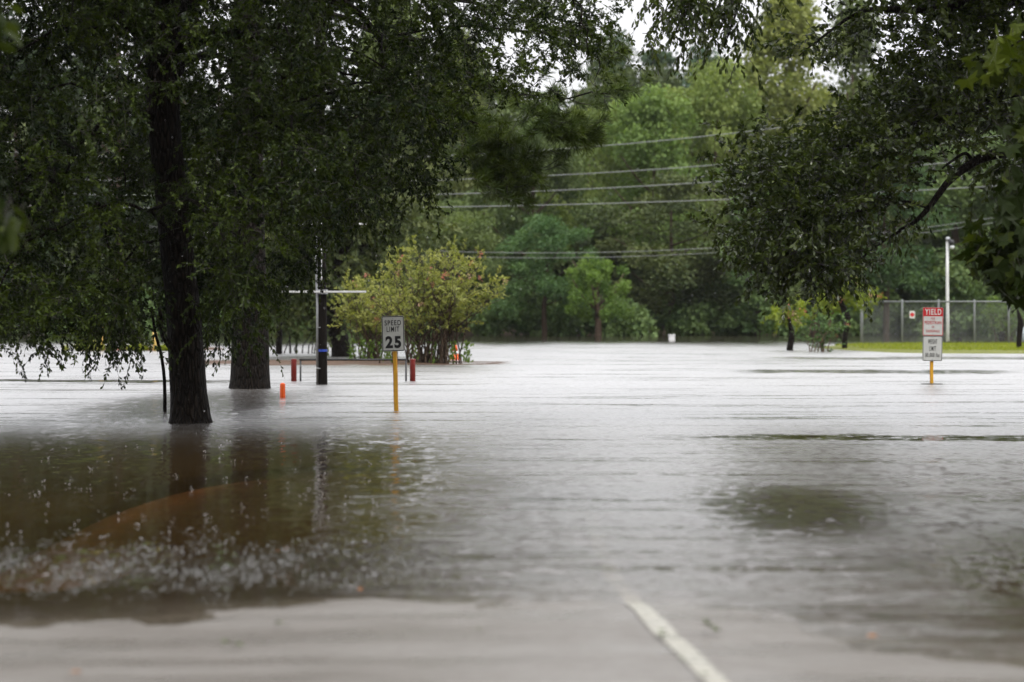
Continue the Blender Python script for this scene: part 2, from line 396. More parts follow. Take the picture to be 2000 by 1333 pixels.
# calm water: sheltered under the big oak, and small lees on the right
strx = k.m_('SUBTRACT', k.noise(k.mapv(P, (.9, 4.5, 1)), 1., 4, .65), .5)
wx_ = k.m_('ADD', k.m_('MULTIPLY', wobf, .9), k.m_('MULTIPLY', strx, 1.5))
calm = k.m_('MULTIPLY', k.rng(k.m_('ADD', X, wx_), -1.3, .1, 1, 0), k.rng(k.m_('ADD', Y, k.m_('MULTIPLY', strx, 3.)), 18.5, 31., 1, 0))
for cx_, cy2, rx_, ry_, st in ((1.9, 15.8, .75, 2.4, .62), (2.95, 11.0, 1.1, 3.2, .95), (-.3, 18.3, .5, 1.2, .35), (-4.3, 33., 1.7, 7.5, .62)):
    q = k.m_('SQRT', k.m_('ADD', k.m_('POWER', k.m_('DIVIDE', k.m_('ADD', k.m_('SUBTRACT', X, cx_), wx_), rx_), 2.), k.m_('POWER', k.m_('DIVIDE', k.m_('ADD', k.m_('SUBTRACT', Y, cy2), k.m_('MULTIPLY', strx, 2.2)), ry_), 2.)))
    calm = k.m_('MAXIMUM', calm, k.rng(q, .35, 1.3, st, 0))
rest = k.m_('SUBTRACT', 1., k.m_('MAXIMUM', k.m_('MULTIPLY', slick, .9), k.m_('MULTIPLY', calm, .88)))
amp = k.m_('MULTIPLY', rest, k.rng(Y, 10, 34, .30, .36))
rough = k.m_('ADD', k.m_('MULTIPLY', rest, k.rng(Y, 10, 45, .27, .33)), .025)
def centred(scale, mp, detail=2):
    c = k.noise(k.mapv(P, mp), scale, detail, .55, True); x = k.n('VectorMath', operation='SUBTRACT'); k.put(x.inputs[0], c); x.inputs[1].default_value = (.5, .5, .5); return x.outputs[0]
def vscale(v, f):
    x = k.n('VectorMath', operation='SCALE'); k.put(x.inputs[0], v); k.put(x.inputs['Scale'], f); return x.outputs[0]
def vadd(a, b):
    x = k.n('VectorMath', operation='ADD'); k.put(x.inputs[0], a); k.put(x.inputs[1], b); return x.outputs[0]
rip = vadd(vscale(centred(20., (.6, 1, 1)), amp), vscale(centred(3.0, (.4, 1, 1)), k.m_('MULTIPLY', amp, .45)))
rip = vadd(rip, vscale(centred(1., (20., 4.2, 1.), 3), k.m_('MULTIPLY', chop, 1.2)))
rip = vadd(rip, vscale(centred(1., (10., 4.2, 1.), 5), k.m_('MULTIPLY', rest, k.rng(Y, 10, 60, .9, .9))))
flat = k.n('VectorMath', operation='MULTIPLY'); k.put(flat.inputs[0], rip); flat.inputs[1].default_value = (1, 1, 0)
nv = k.n('VectorMath', operation='NORMALIZE'); k.put(nv.inputs[0], vadd(flat.outputs[0], (0, 0, 1)))
N = nv.outputs[0]
gl = k.n('BsdfGlossy', distribution='MULTI_GGX'); k.put(gl.inputs['Roughness'], rough); k.put(gl.inputs['Normal'], N); gl.inputs['Color'].default_value = (1, 1, 1, 1)
fr = k.n('Fresnel'); fr.inputs['IOR'].default_value = 1.33; k.put(fr.inputs['Normal'], N)
df = k.n('BsdfDiffuse'); k.put(df.inputs['Color'], k.ramp(k.noise(P, .25, 3), [(.3, (.030, .018, .006)), (.7, (.046, .029, .011))]))
tp = k.n('BsdfTransparent'); tp.inputs['Color'].default_value = (.93, .88, .80, 1)
murk = k.m_('SUBTRACT', 1., k.m_('EXPONENT', k.m_('MULTIPLY', dep, -9.)))
frf = k.n('Fresnel'); frf.inputs['IOR'].default_value = 1.33
fres = k.m_('MULTIPLY', k.m_('ADD', k.m_('MULTIPLY', fr.outputs[0], .4), k.m_('MULTIPLY', frf.outputs[0], .6)), k.rng(dep, 0, .12, .84, .97))
k.end(k.mixs(fres, k.mixs(murk, tp.outputs[0], df.outputs[0]), gl.outputs[0]))
obj('flood_water', me, 'flood', kind='structure')

# ------------------------------------------------------------------ foliage generators
def rnd_unit(r, n):
    v = r.normal(size=(n, 3)); return v/np.linalg.norm(v, axis=1)[:, None]
def leaves(r, P, A, L, W, upbias=.6, wide=.6, curl=.12):
    """kite shaped leaves at P along unit axes A"""
    n = len(P); L = np.broadcast_to(L, (n,))*r.uniform(.7, 1.2, n); W = np.broadcast_to(W, (n,))*r.uniform(.75, 1.2, n)
    nr = rnd_unit(r, n); nr[:, 2] += upbias
    S_ = np.cross(A, nr); S_ /= np.linalg.norm(S_, axis=1)[:, None] + 1e-9; Nn = np.cross(S_, A)
    m = P + A*(L*wide)[:, None]
    V = np.stack([P, m + S_*(W/2)[:, None], P + A*L[:, None] - Nn*(L*curl)[:, None], m - S_*(W/2)[:, None]], 1)
    return V.reshape(-1, 3), np.arange(n*4).reshape(-1, 4)
def twigs(r, anc, dirs, L, droop, K, ll, lw, rad=.003, hang=.35, spread=.9, upbias=.6, start=.15, tb=None):
    """curved twigs with leaves; returns (twigV, twigF, leafV, leafF, tint)"""
    N = len(anc); L = np.broadcast_to(L, (N,)); droop = np.broadcast_to(droop, (N,))
    ts = np.linspace(0, 1, 5)
    side = np.cross(dirs, rnd_unit(r, N)); wig = r.normal(0, .12, N)
    def pt(t, i=slice(None)):
        q = anc[i][..., None, :] + dirs[i][..., None, :]*(L[i][:, None]*t)[..., None]
        q = q + side[i][:, None, :]*((wig[i]*L[i])[:, None]*np.sin(t*pi))[..., None]
        q[..., 2] -= (droop[i]*L[i])[:, None]*t**2
        return q
    C = pt(np.broadcast_to(ts, (N, 5)))
    u = np.cross(dirs, np.array([.3, .2, 1.])); u /= np.linalg.norm(u, axis=1)[:, None] + 1e-9; v = np.cross(dirs, u)
    rr = rad*np.linspace(1.5, .5, 5)
    R = np.stack([u*cos(q) + v*sin(q) for q in (0, 2.094, 4.189)], 1)
    TV = (C[:, :, None, :] + R[:, None, :, :]*rr[None, :, None, None]).reshape(-1, 3)
    base = (np.arange(N)*15)[:, None, None]; i = np.arange(4)[None, :, None]; j = np.arange(3)[None, None, :]
    a = base+i*3+j; b = base+i*3+(j+1) % 3
    TF = np.stack([a, b, b+3, a+3], -1).reshape(-1, 4)
    t = start + (1-start)*r.random((N, K))**.8
    p0 = pt(t); p1 = pt(np.minimum(t+.05, 1.05)); tan = p1-p0; tan /= np.linalg.norm(tan, axis=2)[..., None] + 1e-9
    A = tan.reshape(-1, 3) + spread*rnd_unit(r, N*K); A[:, 2] -= hang; A /= np.linalg.norm(A, axis=1)[:, None]
    LV, LF = leaves(r, p0.reshape(-1, 3), A, ll, lw, upbias)
    tint = np.clip(np.repeat((r.normal(.45, .22, N) if tb is None else tb + r.normal(0, .1, N)), K) + r.normal(0, .15, N*K), 0, 1)
    return TV, TF, LV, LF, tint
def cat(parts):
    Vs, Fs, b = [], [], 0
    for V, F in parts: Vs.append(V); Fs.append(np.asarray(F)+b); b += len(V)
    return np.concatenate(Vs), np.concatenate(Fs)
def curve(pts, n=14):
    """smooth path through points"""
    P = np.asarray(pts, float); m = len(P); t = np.linspace(0, m-1, n)
    o = []
    for q in t:
        i = min(int(q), m-2); f = q-i; p0, p1, p2, p3 = P[max(i-1, 0)], P[i], P[i+1], P[min(i+2, m-1)]
        o.append(.5*((2*p1) + (p2-p0)*f + (2*p0-5*p1+4*p2-p3)*f*f + (3*p1-p0-3*p2+p3)*f**3))
    return np.array(o)
def knobbly(mb, P, R, n, r, flare=0, rough=.06):
    """trunk tube with fluted, uneven sections"""
    P = np.asarray(P, float); m = len(P); ph = r.uniform(0, 6, 4); V = []
    for i in range(m):
        for j in range(n):
            t = 2*pi*j/n
            k_ = 1 + rough*(sin(3*t+ph[0]+i*.25) + .6*sin(5*t+ph[1]-i*.3) + .5*sin(9*t+ph[2]+i*.5)) + r.normal(0, rough*.25)
            if flare: k_ += flare*max(0, 1-i/4.)**2*(.6+.4*sin(5*t+ph[3]))
            V.append(P[i] + R[i]*k_*np.array([cos(t), sin(t), 0]))
    F = [(i*n+j, i*n+(j+1) % n, (i+1)*n+(j+1) % n, (i+1)*n+j) for i in range(m-1) for j in range(n)]
    F.append(tuple(range((m-1)*n, m*n)))
    mb.add(V, F)
def inpoly(px, py, poly):
    poly = np.asarray(poly, float); x1, y1 = poly[:, 0], poly[:, 1]; x2, y2 = np.roll(x1, -1), np.roll(y1, -1)
    c = np.zeros(len(px), bool)
    for a, b, d, e in zip(x1, y1, x2, y2):
        q = ((b > py) != (e > py)) & (px < (d-a)*(py-b)/(e-b+1e-12)+a); c ^= q
    return c
def fill(r, poly, n, d0, d1):
    poly = np.asarray(poly, float); lo, hi = poly.min(0), poly.max(0); o = []
    tot = 0
    while tot < n:
        px = r.uniform(lo[0], hi[0], n*2); py = r.uniform(lo[1], hi[1], n*2); q = inpoly(px, py, poly)
        o.append(np.stack([px[q], py[q]], 1)); tot += q.sum()
    o = np.concatenate(o)[:n]; return o, r.uniform(d0, d1, n)
def local(V, loc): return np.asarray(V) - np.asarray(loc)

# ------------------------------------------------------------------ the big oak on the left
r = np.random.default_rng(11)
base = wat(371, 826); LO = np.array([base[0], base[1], 0.])
oak = thing('oak_tree', 'largest dark oak at left, trunk standing in brown flood water, drooping crown', 'tree', LO)
D0 = base[1]
tp_ = [at(371, 850, D0), at(371, 815, D0), at(368, 770, D0), at(364, 700, D0), at(358, 600, D0), at(347, 500, D0), at(337, 400, D0), at(326, 300, D0), at(318, 200, D0), at(318, 100, D0), at(330, -60, D0+.3), at(350, -300, D0+.5), at(340, -700, D0+.2), at(360, -1200, D0)]
tr_ = [.29, .235, .212, .205, .195, .19, .185, .185, .19, .185, .17, .14, .10, .05]
C_ = curve(tp_, 40); R_ = np.interp(np.linspace(0, 13, 40), range(14), tr_)
mb = MB(); knobbly(mb, local(C_, LO), R_, 30, r, .16, .016); mb.build('trunk', 'bark', oak, True)
limbs = [
 ([at(322, 95, D0), at(370, 82, D0-.2), at(440, 68, D0-.4), at(520, 76, D0-.5), at(548, 130, D0-.5), at(556, 210, D0-.55), at(552, 300, D0-.6)], [.09, .075, .06, .045, .03, .022, .012]),
 ([at(310, 235, D0), at(275, 222, D0-.3), at(225, 232, D0-.5), at(165, 275, D0-.7), at(120, 350, D0-.8)], [.05, .04, .03, .02, .01]),
 ([at(318, 120, D0), at(270, 60, D0+.3), at(190, 0, D0+.5), at(60, -60, D0+.6), at(-150, -90, D0+.4)], [.10, .09, .075, .05, .02]),
 ([at(330, -20, D0), at(450, -120, D0-.6), at(640, -160, D0-1.2), at(850, -120, D0-1.5), at(1010, -40, D0-1.7)], [.11, .09, .07, .045, .015]),
 ([at(330, 20, D0), at(480, -30, D0+.8), at(640, -10, D0+1.5), at(730, 60, D0+1.8), at(745, 150, D0+2.), at(720, 300, D0+2.)], [.09, .07, .05, .035, .02, .01]),
 ([at(345, 520, D0), at(335, 470, D0-.5), at(300, 420, D0-1.), at(210, 400, D0-1.3), at(110, 450, D0-1.5)], [.03, .028, .022, .016, .008]),
 ([at(322, 180, D0), at(370, 120, D0+.6), at(430, 110, D0+1.2), at(490, 180, D0+1.5), at(505, 330, D0+1.6)], [.06, .05, .035, .025, .01]),
 ([at(335, -150, D0), at(200, -300, D0-1), at(0, -330, D0-2), at(-300, -250, D0-2.5)], [.10, .08, .05, .02]),
 ([at(340, -300, D0), at(560, -420, D0-.5), at(800, -430, D0-1.), at(1050, -330, D0-1.2)], [.09, .07, .045, .015])]
for P_, R2 in limbs:
    C_ = curve(P_, 22); rr = np.interp(np.linspace(0, len(R2)-1, 22), range(len(R2)), R2)
    C_[2:-1] += r.normal(0, .015, (19, 3))
    m2 = MB(); m2.tube(local(C_, LO), rr, 8); m2.build('limb', 'bark', oak, True)
# short dead stub low on the trunk
m2 = MB(); m2.tube(local(curve([at(345, 690, D0-.1), at(327, 668, D0-.2), at(316, 645, D0-.2), at(312, 600, D0-.2)], 8), LO), np.linspace(.05, .02, 8), 7); m2.build('branch_stub', 'bark', oak, True)
# crown: drooping sprays clustered through its volume
def trunk_px(py): return np.interp(py, [0, 200, 400, 600, 830], [320, 318, 337, 358, 371])
poly_main = [(-160, -60), (1080, -60), (1190, 60), (1210, 90), (1100, 130), (960, 170), (880, 220), (850, 290), (800, 330), (740, 350), (700, 370), (650, 400), (600, 430), (560, 520), (520, 580), (420, 600), (300, 610), (160, 615), (30, 600), (-160, 620)]
parts = []; CENTRES = []
def spray(poly, ncl, per, K, d0, d1, L, droop, ll, lw, hang, spread=.9, sig=.22, up=.1, clear=0.):
    q, D = fill(r, poly, ncl, d0, d1)
    if clear:
        corr = (np.abs(q[:, 0]-trunk_px(q[:, 1])) < 62) & (((q[:, 1] > 170) & (q[:, 1] < 350)) | (q[:, 1] > 430)) & (D < D0+.2)
        D = np.where(corr & (r.random(ncl) < clear), D0 + r.uniform(.5, 3, ncl), D)
    c = atv(q[:, 0], q[:, 1], D); CENTRES.append(c); ct = np.repeat(r.beta(1.3, 1.7, ncl), per)
    a = np.repeat(c, per, 0) + r.normal(0, sig, (ncl*per, 3))*np.repeat(r.uniform(.6, 1.5, ncl), per)[:, None]
    if clear:
        px = 1000 + a[:, 0]/a[:, 1]*FPX; py = 604 - (a[:, 2]-HC)/a[:, 1]*FPX
        bad = (np.abs(px-trunk_px(py)) < 55) & (a[:, 1] < D0) & ((py > 185) & (py < 330) | (py > 450)) & (r.random(len(a)) < clear)
        a = a[~bad]; ct = ct[~bad]
    n = len(a); d = rnd_unit(r, n); d[:, 2] = d[:, 2]*.5 + up; d /= np.linalg.norm(d, axis=1)[:, None]
    return twigs(r, a, d, L*r.uniform(.6, 1.3, n), droop*r.uniform(.5, 1.3, n), K, ll, lw, .0028, hang, spread, tb=ct)
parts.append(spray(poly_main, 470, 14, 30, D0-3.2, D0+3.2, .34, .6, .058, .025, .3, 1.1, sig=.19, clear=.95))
hubs = np.concatenate([curve(P_, 12)[3:] for P_, _ in limbs]); cen = CENTRES[0]
for c in cen[r.choice(len(cen), 85, False)]:
    dd = np.linalg.norm((hubs-c)*[1, .8, 1], axis=1) + 2.5*np.maximum(0, c[2]+.15-hubs[:, 2]); h = hubs[np.argmin(dd)]
    if np.linalg.norm(h-c) > 3.2: continue
    m_ = (h*.45+c*.55) + [0, 0, .25]; e = c + [0, 0, -.35]
    C_ = curve([h, m_, c, e], 12); C_[2:] += r.normal(0, .02, (10, 3)); m2 = MB(); m2.tube(local(C_, LO), np.linspace(.020, .004, 12), 6); m2.build('branch', 'bark', oak, True)
# fringe hanging low over the water on the left and around the trunks
for poly, n, d0, d1 in (([(30, 560), (60, 640), (100, 655), (60, 560)], 5, D0-2, D0), ([(55, 600), (75, 670), (95, 670), (80, 600)], 2, D0-2, D0),
                        ([(140, 570), (170, 640), (230, 650), (330, 600)], 12, D0-2, D0), ([(170, 610), (178, 680), (196, 680), (190, 610)], 3, D0-1.5, D0), ([(225, 610), (230, 668), (242, 668), (240, 610)], 3, D0-1.5, D0),
                        ([(400, 560), (405, 640), (440, 650), (450, 580)], 7, D0-1, D0+1), ([(440, 500), (450, 620), (520, 610), (550, 520)], 14, D0-1, D0+4), ([(470, 640), (475, 690), (500, 690), (505, 640)], 3, D0+3, D0+5),
                        ([(560, 480), (580, 540), (640, 470), (620, 430)], 9, D0-1, D0+3), ([(640, 400), (650, 430), (720, 400), (720, 360)], 8, D0-1, D0+2), ([(800, 330), (810, 370), (835, 370), (860, 320)], 5, D0-1, D0+1), ([(730, 340), (735, 420), (760, 420), (770, 340)], 4, D0-1, D0+1), ([(560, 400), (570, 480), (640, 470), (680, 400)], 16, D0+1, D0+9), ([(560, 250), (560, 420), (700, 400), (760, 250)], 40, D0+2, D0+9)):
    parts.append(spray(poly, n, 8, 24, d0, d1, .24, 1.0, .056, .023, .55, sig=.10, up=-.1))
# the crown above and beside the frame
poly_up = [(-500, -170), (1000, -170), (980, -350), (850, -700), (600, -1150), (300, -1250), (-200, -1000), (-600, -500)]
parts.append(spray([(-300, -60), (1060, -60), (1000, -260), (-300, -260)], 120, 11, 22, D0-3, D0+3, .4, .6, .075, .032, .3, 1.1))
parts.append(spray(poly_up, 480, 7, 16, D0-4, D0+4, .6, .8, .15, .075, .4, sig=.35))
parts.append(spray([(-600, -400), (-120, -100), (-120, 480), (-420, 420), (-650, 100)], 120, 7, 16, D0-3, D0+3, .5, 1., .13, .06, .5, sig=.3))
TV, TF = cat([(p[0], p[1]) for p in parts]); LV, LF = cat([(p[2], p[3]) for p in parts]); ti = np.concatenate([p[4] for p in parts])
obj('twigs', npmesh('twigs', local(TV, LO), TF), 'twig', oak, kind='stuff')
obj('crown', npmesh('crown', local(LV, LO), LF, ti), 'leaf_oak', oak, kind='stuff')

# thin leaning stem in the water beside the trunk
b = wat(322, 804); st = thing('leaning_stem', 'thin bare dark stem leaning out of the water just left of the largest trunk', 'stem', (b[0], b[1], 0))
mb = MB(); mb.tube(local(curve([b-[0, 0, .35], b, at(321, 740, b[1]), at(314, 690, b[1]-.1), at(303, 650, b[1]-.2), at(296, 600, b[1]-.3)], 14), b), np.linspace(.026, .016, 14), 8); mb.build('stem', 'bark', st, True)
mb = MB(); mb.tube(local(curve([at(303, 650, b[1]-.2), at(285, 640, b[1]-.4), at(262, 660, b[1]-.5)], 7), b), np.linspace(.012, .004, 7), 6); mb.build('twig', 'bark', st, True)

# ------------------------------------------------------------------ second trunk: a pine with a long limb reaching right
r = np.random.default_rng(21)
b = wat(488, 759); LO = np.array([b[0], b[1], 0.]); D1 = b[1]
pine = thing('pine_tree', 'thick furrowed dark pine trunk behind the oak, long needled limb reaching right', 'tree', LO)
P_ = [at(488, 790, D1), at(488, 752, D1), at(488, 715, D1), at(488, 640, D1), at(486, 500, D1), at(484, 300, D1), at(482, 50, D1), at(480, -400, D1), at(480, -1000, D1)]
C_ = curve(P_, 30); R_ = np.interp(np.linspace(0, 8, 30), range(9), [.39, .335, .315, .30, .27, .25, .22, .15, .05])
mb = MB(); knobbly(mb, local(C_, LO), R_, 30, r, .05, .016); mb.build('trunk', 'bark', pine, True)
plimbs = [[at(484, 0, D1), at(620, 20, D1-1), at(800, 90, D1-2), at(960, 170, D1-3), at(1090, 190, D1-3.5), at(1205, 175, D1-3.6)],
          [at(484, 60, D1), at(650, 110, D1-1), at(800, 170, D1-2.), at(930, 240, D1-2.6), at(1010, 300, D1-2.8), at(1055, 345, D1-2.8)],
          [at(930, 240, D1-2.6), at(955, 290, D1-2.7), at(985, 340, D1-2.7), at(992, 385, D1-2.7)],
          [at(1010, 195, D1-3.1), at(1070, 240, D1-3.2), at(1110, 270, D1-3.2), at(1140, 255, D1-3.2)],
          [at(860, 190, D1-2.2), at(900, 260, D1-2.4), at(935, 320, D1-2.5), at(948, 350, D1-2.5)],
          [at(484, -100, D1), at(700, -60, D1-1), at(900, 0, D1-2), at(1080, 60, D1-3), at(1180, 110, D1-3)]]
tufts = []
for i, P_ in enumerate(plimbs):
    C_ = curve(P_, 20); C_[3:] += r.normal(0, .03, (17, 3)); mb = MB(); mb.tube(local(C_, LO), np.linspace(.055 if i in (0, 1, 5) else .022, .007, 20), 7); mb.build('limb', 'bark', pine, True)
    s0 = 7 if i in (0, 1, 5) else 2
    for q in range(s0, 20):
        for _ in range(4 if i != 5 else 3):
            d = rnd_unit(r, 1)[0]; d[2] = d[2]*.5 - .05; d[0] += .35; tufts.append((C_[q], C_[q] + d/np.linalg.norm(d)*r.uniform(.10, .55)))
    tufts.append((C_[-2], C_[-1]))
for px, py in [(1225, 175), (1190, 150), (1130, 130), (1215, 160), (1060, 350), (1040, 330), (1100, 300), (1110, 265), (1000, 390), (975, 370), (950, 355)]: 
    e = at(px, py, D1-3.); tufts.append((e + [-.2, 0, .05], e))
NV, NF, nt_ = [], [], []
mb = MB()
for s_, e in tufts:
    mb.tube(local(np.array([s_, (s_+e)/2 + [0, 0, -.02], e]), LO), [.006, .005, .004], 4, False)
    ax = e-s_; ax /= np.linalg.norm(ax) + 1e-9; n = 90
    A = ax*.7 + rnd_unit(r, n)*.75; A[:, 2] += .12; A /= np.linalg.norm(A, axis=1)[:, None]
    p = e - ax*(r.random(n)*.16)[:, None]
    LV, LF = leaves(r, p, A, .17, .010, 0, .5, .1); NV.append(LV); NF.append(LF); nt_.append(np.clip(r.normal(.45, .2) + r.normal(0, .15, n), 0, 1))
mb.build('twigs', 'twig', pine, kind='stuff')
V, F = cat(list(zip(NV, NF))); obj('needles', npmesh('needles', local(V, LO), F, np.concatenate(nt_)), 'leaf_pine', pine, kind='stuff')

# broad-leaved tree behind the pine, filling the shade between trunks
r = np.random.default_rng(31)
def bough_tree(name, label, b, trunk, radii, limbs, polys, mat, bark='bark', seed=1, sides=16, leafobj=0, k=1.):
    rr = np.random.default_rng(seed); LO = np.array([b[0], b[1], 0.]); t = thing(name, label, 'tree', LO)
    C_ = curve(trunk, 26); R_ = np.interp(np.linspace(0, len(radii)-1, 26), range(len(radii)), radii)
    mb = MB(); knobbly(mb, local(C_, LO), R_, sides, rr, .12, .04); mb.build('trunk', bark, t, True)
    for P_, R2 in limbs:
        C_ = curve(P_, 20); q = k*np.interp(np.linspace(0, len(R2)-1, 20), range(len(R2)), R2)
        m2 = MB(); m2.tube(local(C_, LO), q, 8); m2.build('limb', bark, t, True)
    parts = []
    for (poly, ncl, per, K, d0, d1, L, droop, ll, lw, hang, sig, up) in polys:
        L, ll, lw, sig = L*k, ll*k, lw*k, sig*k
        q, D = fill(rr, poly, ncl, d0, d1); c = atv(q[:, 0], q[:, 1], D)
        a = np.repeat(c, per, 0) + rr.normal(0, sig, (ncl*per, 3)); n = len(a)
        d = rnd_unit(rr, n); d[:, 2] = d[:, 2]*.6 + up; d /= np.linalg.norm(d, axis=1)[:, None]
        parts.append(twigs(rr, a, d, L*rr.uniform(.6, 1.3, n), droop*rr.uniform(.4, 1.3, n), K, ll, lw, .003, hang))
    TV, TF = cat([(p[0], p[1]) for p in parts]); LV, LF = cat([(p[2], p[3]) for p in parts]); ti = np.concatenate([p[4] for p in parts])
    obj('twigs', npmesh('twigs', local(TV, LO), TF), 'twig', t, kind='stuff')
    if leafobj:
        # the leaves that show largest stay single objects
        C4 = LV.reshape(-1, 4, 3); ctr = C4.mean(1); px = 1000 + ctr[:, 0]/ctr[:, 1]*FPX; py = 604 - (ctr[:, 2]-HC)/ctr[:, 1]*FPX
        ok = (px > 10) & (px < 1990) & (py > 5) & (py < 1300)
        area = np.linalg.norm(np.cross(C4[:, 2]-C4[:, 0], C4[:, 3]-C4[:, 1])[:, :], axis=1)/ctr[:, 1]**2*ok
        top = np.argsort(-area)[:leafobj]; keep = np.ones(len(C4), bool); keep[top] = False
        for i in top:
            c = C4[i]; m_ = (c[1]+c[3])/2; ax = c[2]-c[0]; V = [c[0], c[0]*.6+c[1]*.4+ax*.03, c[1], c[1]*.55+c[2]*.45+(c[1]-m_)*.25, c[2], c[3]*.55+c[2]*.45+(c[3]-m_)*.25, c[3], c[0]*.6+c[3]*.4+ax*.03, m_*1.0]
            obj('leaf', npmesh('leaf', local(np.array(V), LO), np.array([(8, 0, 1), (8, 1, 2), (8, 2, 3), (8, 3, 4), (8, 4, 5), (8, 5, 6), (8, 6, 7), (8, 7, 0)]), [ti[i]]*8), mat, t)
        LV = C4[keep].reshape(-1, 3); LF = np.arange(len(LV)).reshape(-1, 4); ti = ti[keep]
    obj('crown', npmesh('crown', local(LV, LO), LF, ti), mat, t, kind='stuff')
    return t

# dark evergreen with forked trunk behind the utility pole
b = wat(667, 697); D2 = b[1]
bough_tree('evergreen_oak', 'dark dense tree with curved trunk behind the utility pole, left of pink-tipped shrub', b,
    [at(668, 715, D2), at(667, 694, D2), at(664, 665, D2), at(656, 635, D2), at(655, 600, D2), at(665, 520, D2), at(690, 420, D2), at(700, 330, D2)], [.30, .27, .25, .27, .28, .22, .14, .05],
    [([at(655, 610, D2), at(640, 560, D2), at(600, 500, D2), at(560, 470, D2)], [.16, .12, .07, .02]), ([at(662, 540, D2), at(720, 470, D2), at(780, 440, D2)], [.14, .08, .02])],
    [([(520, 620), (600, 600), (640, 610), (690, 560), (760, 545), (830, 520), (850, 440), (800, 370), (700, 320), (600, 330), (500, 420), (480, 560)], 170, 9, 14, D2-2, D2+2.5, .7, .5, .17, .09, .3, .35, .1)],
    'leaf_dark', seed=33)

# ------------------------------------------------------------------ the oak reaching in from the right
D3 = 29.0
bt = np.array([at(2330, 604, D3)[0], D3, 0.])
bough_tree('oak_tree', 'oak bough with small glossy leaves sweeping in from the right edge', bt,
    [bt+[0, 0, -.6], bt+[0, 0, .05], at(2325, 500, D3), at(2310, 300, D3), at(2280, 100, D3), at(2290, -200, D3), at(2270, -700, D3), at(2240, -1150, D3)], [.36, .30, .26, .25, .24, .2, .12, .04],
    [([at(2310, 330, D3), at(2150, 290, D3-.3), at(2010, 292, D3-.6), at(1930, 305, D3-.7), at(1890, 325, D3-.8), at(1850, 358, D3-.8), at(1815, 405, D3-.8), at(1785, 435, D3-.8), at(1755, 450, D3-.8)], [.12, .09, .062, .05, .042, .036, .03, .022, .012]),
     ([at(1900, 318, D3-.75), at(1885, 300, D3-.8), at(1855, 318, D3-.9), at(1840, 330, D3-.9)], [.02, .016, .012, .008]),
     ([at(1815, 405, D3-.8), at(1760, 395, D3-.9), at(1690, 410, D3-1), at(1600, 420, D3-1.1), at(1520, 430, D3-1.1)], [.022, .018, .014, .01, .006]),
     ([at(2300, 200, D3), at(2130, 170, D3+.3), at(1990, 180, D3+.3), at(1880, 215, D3+.2), at(1760, 250, D3), at(1640, 290, D3-.2), at(1500, 320, D3-.3)], [.10, .075, .045, .034, .025, .016, .008]),
     ([at(2290, 60, D3), at(2120, 0, D3-.3), at(1950, 0, D3-.6), at(1800, 20, D3-.9), at(1690, 20, D3-1.), at(1610, 70, D3-1.), at(1560, 110, D3-1)], [.10, .08, .06, .04, .02, .012, .006]),
     ([at(2285, -120, D3), at(2000, -230, D3-1), at(1700, -210, D3-1.8), at(1480, -120, D3-2.1), at(1370, -20, D3-2.2), at(1320, 60, D3-2.2)], [.12, .09, .065, .035, .015, .006]),
     ([at(1540, -150, D3-2.), at(1470, -60, D3-2.1), at(1440, 20, D3-2.1), at(1415, 90, D3-2.1)], [.03, .02, .012, .005]),
     ([at(1760, 450, D3-.8), at(1700, 490, D3-.8), at(1650, 540, D3-.8), at(1600, 590, D3-.8)], [.014, .011, .008, .005]),
     ([at(2290, -300, D3), at(2450, -420, D3+1), at(2700, -450, D3+1.5)], [.12, .08, .02])],
    [([(1395, 385), (1430, 335), (1510, 300), (1630, 265), (1730, 190), (1760, 60), (1800, -40), (2060, -40), (2060, 200), (1930, 225), (1840, 270), (1770, 350), (1710, 410), (1640, 485), (1560, 510), (1470, 480), (1405, 430)], 250, 10, 22, D3-1.9, D3+1.4, .26, .15, .064, .030, .0, .17, .35),
     ([(1420, 460), (1500, 510), (1640, 530), (1650, 470), (1550, 430)], 50, 9, 20, D3-1.8, D3+.6, .24, .7, .066, .030, .4, .13, .0),
     ([(1700, 430), (1710, 470), (1770, 450), (1800, 400)], 12, 5, 9, D3-1.5, D3, .26, .9, .066, .028, .7, .12, -.1),
     ([(1530, 80), (1545, 110), (1660, 90), (1690, 10)], 12, 7, 16, D3-1.5, D3-.5, .22, .4, .064, .029, .2, .12, .1),
     ([(1250, -40), (1262, 40), (1330, 70), (1420, 70), (1490, 0), (1500, -60)], 36, 7, 14, D3-2.8, D3-1.5, .22, 1.0, .066, .030, .7, .12, -.1),
     ([(1890, 290), (1920, 330), (2080, 390), (2080, 250)], 36, 7, 18, D3+.5, D3+2.5, .26, .5, .068, .030, .3, .2, .1),
     ([(1760, -90), (2100, -80), (2100, -250), (1560, -250), (1500, -170)], 70, 9, 18, D3-3, D3+2, .3, .6, .075, .034, .3, .2, .1),
     ([(1560, -250), (2100, -250), (2900, -200), (3000, -500), (2600, -1100), (2100, -1250), (1800, -900), (1650, -500)], 360, 7, 14, D3-4, D3+4, .55, .6, .15, .075, .3, .35, .1),
     ([(2150, -60), (2150, 380), (2300, 360), (2700, 300), (2900, -60)], 130, 7, 14, D3-3, D3+3, .5, .7, .14, .07, .4, .3, .1)],
    'leaf_oak_right', seed=41, sides=20, leafobj=300, k=1.2)

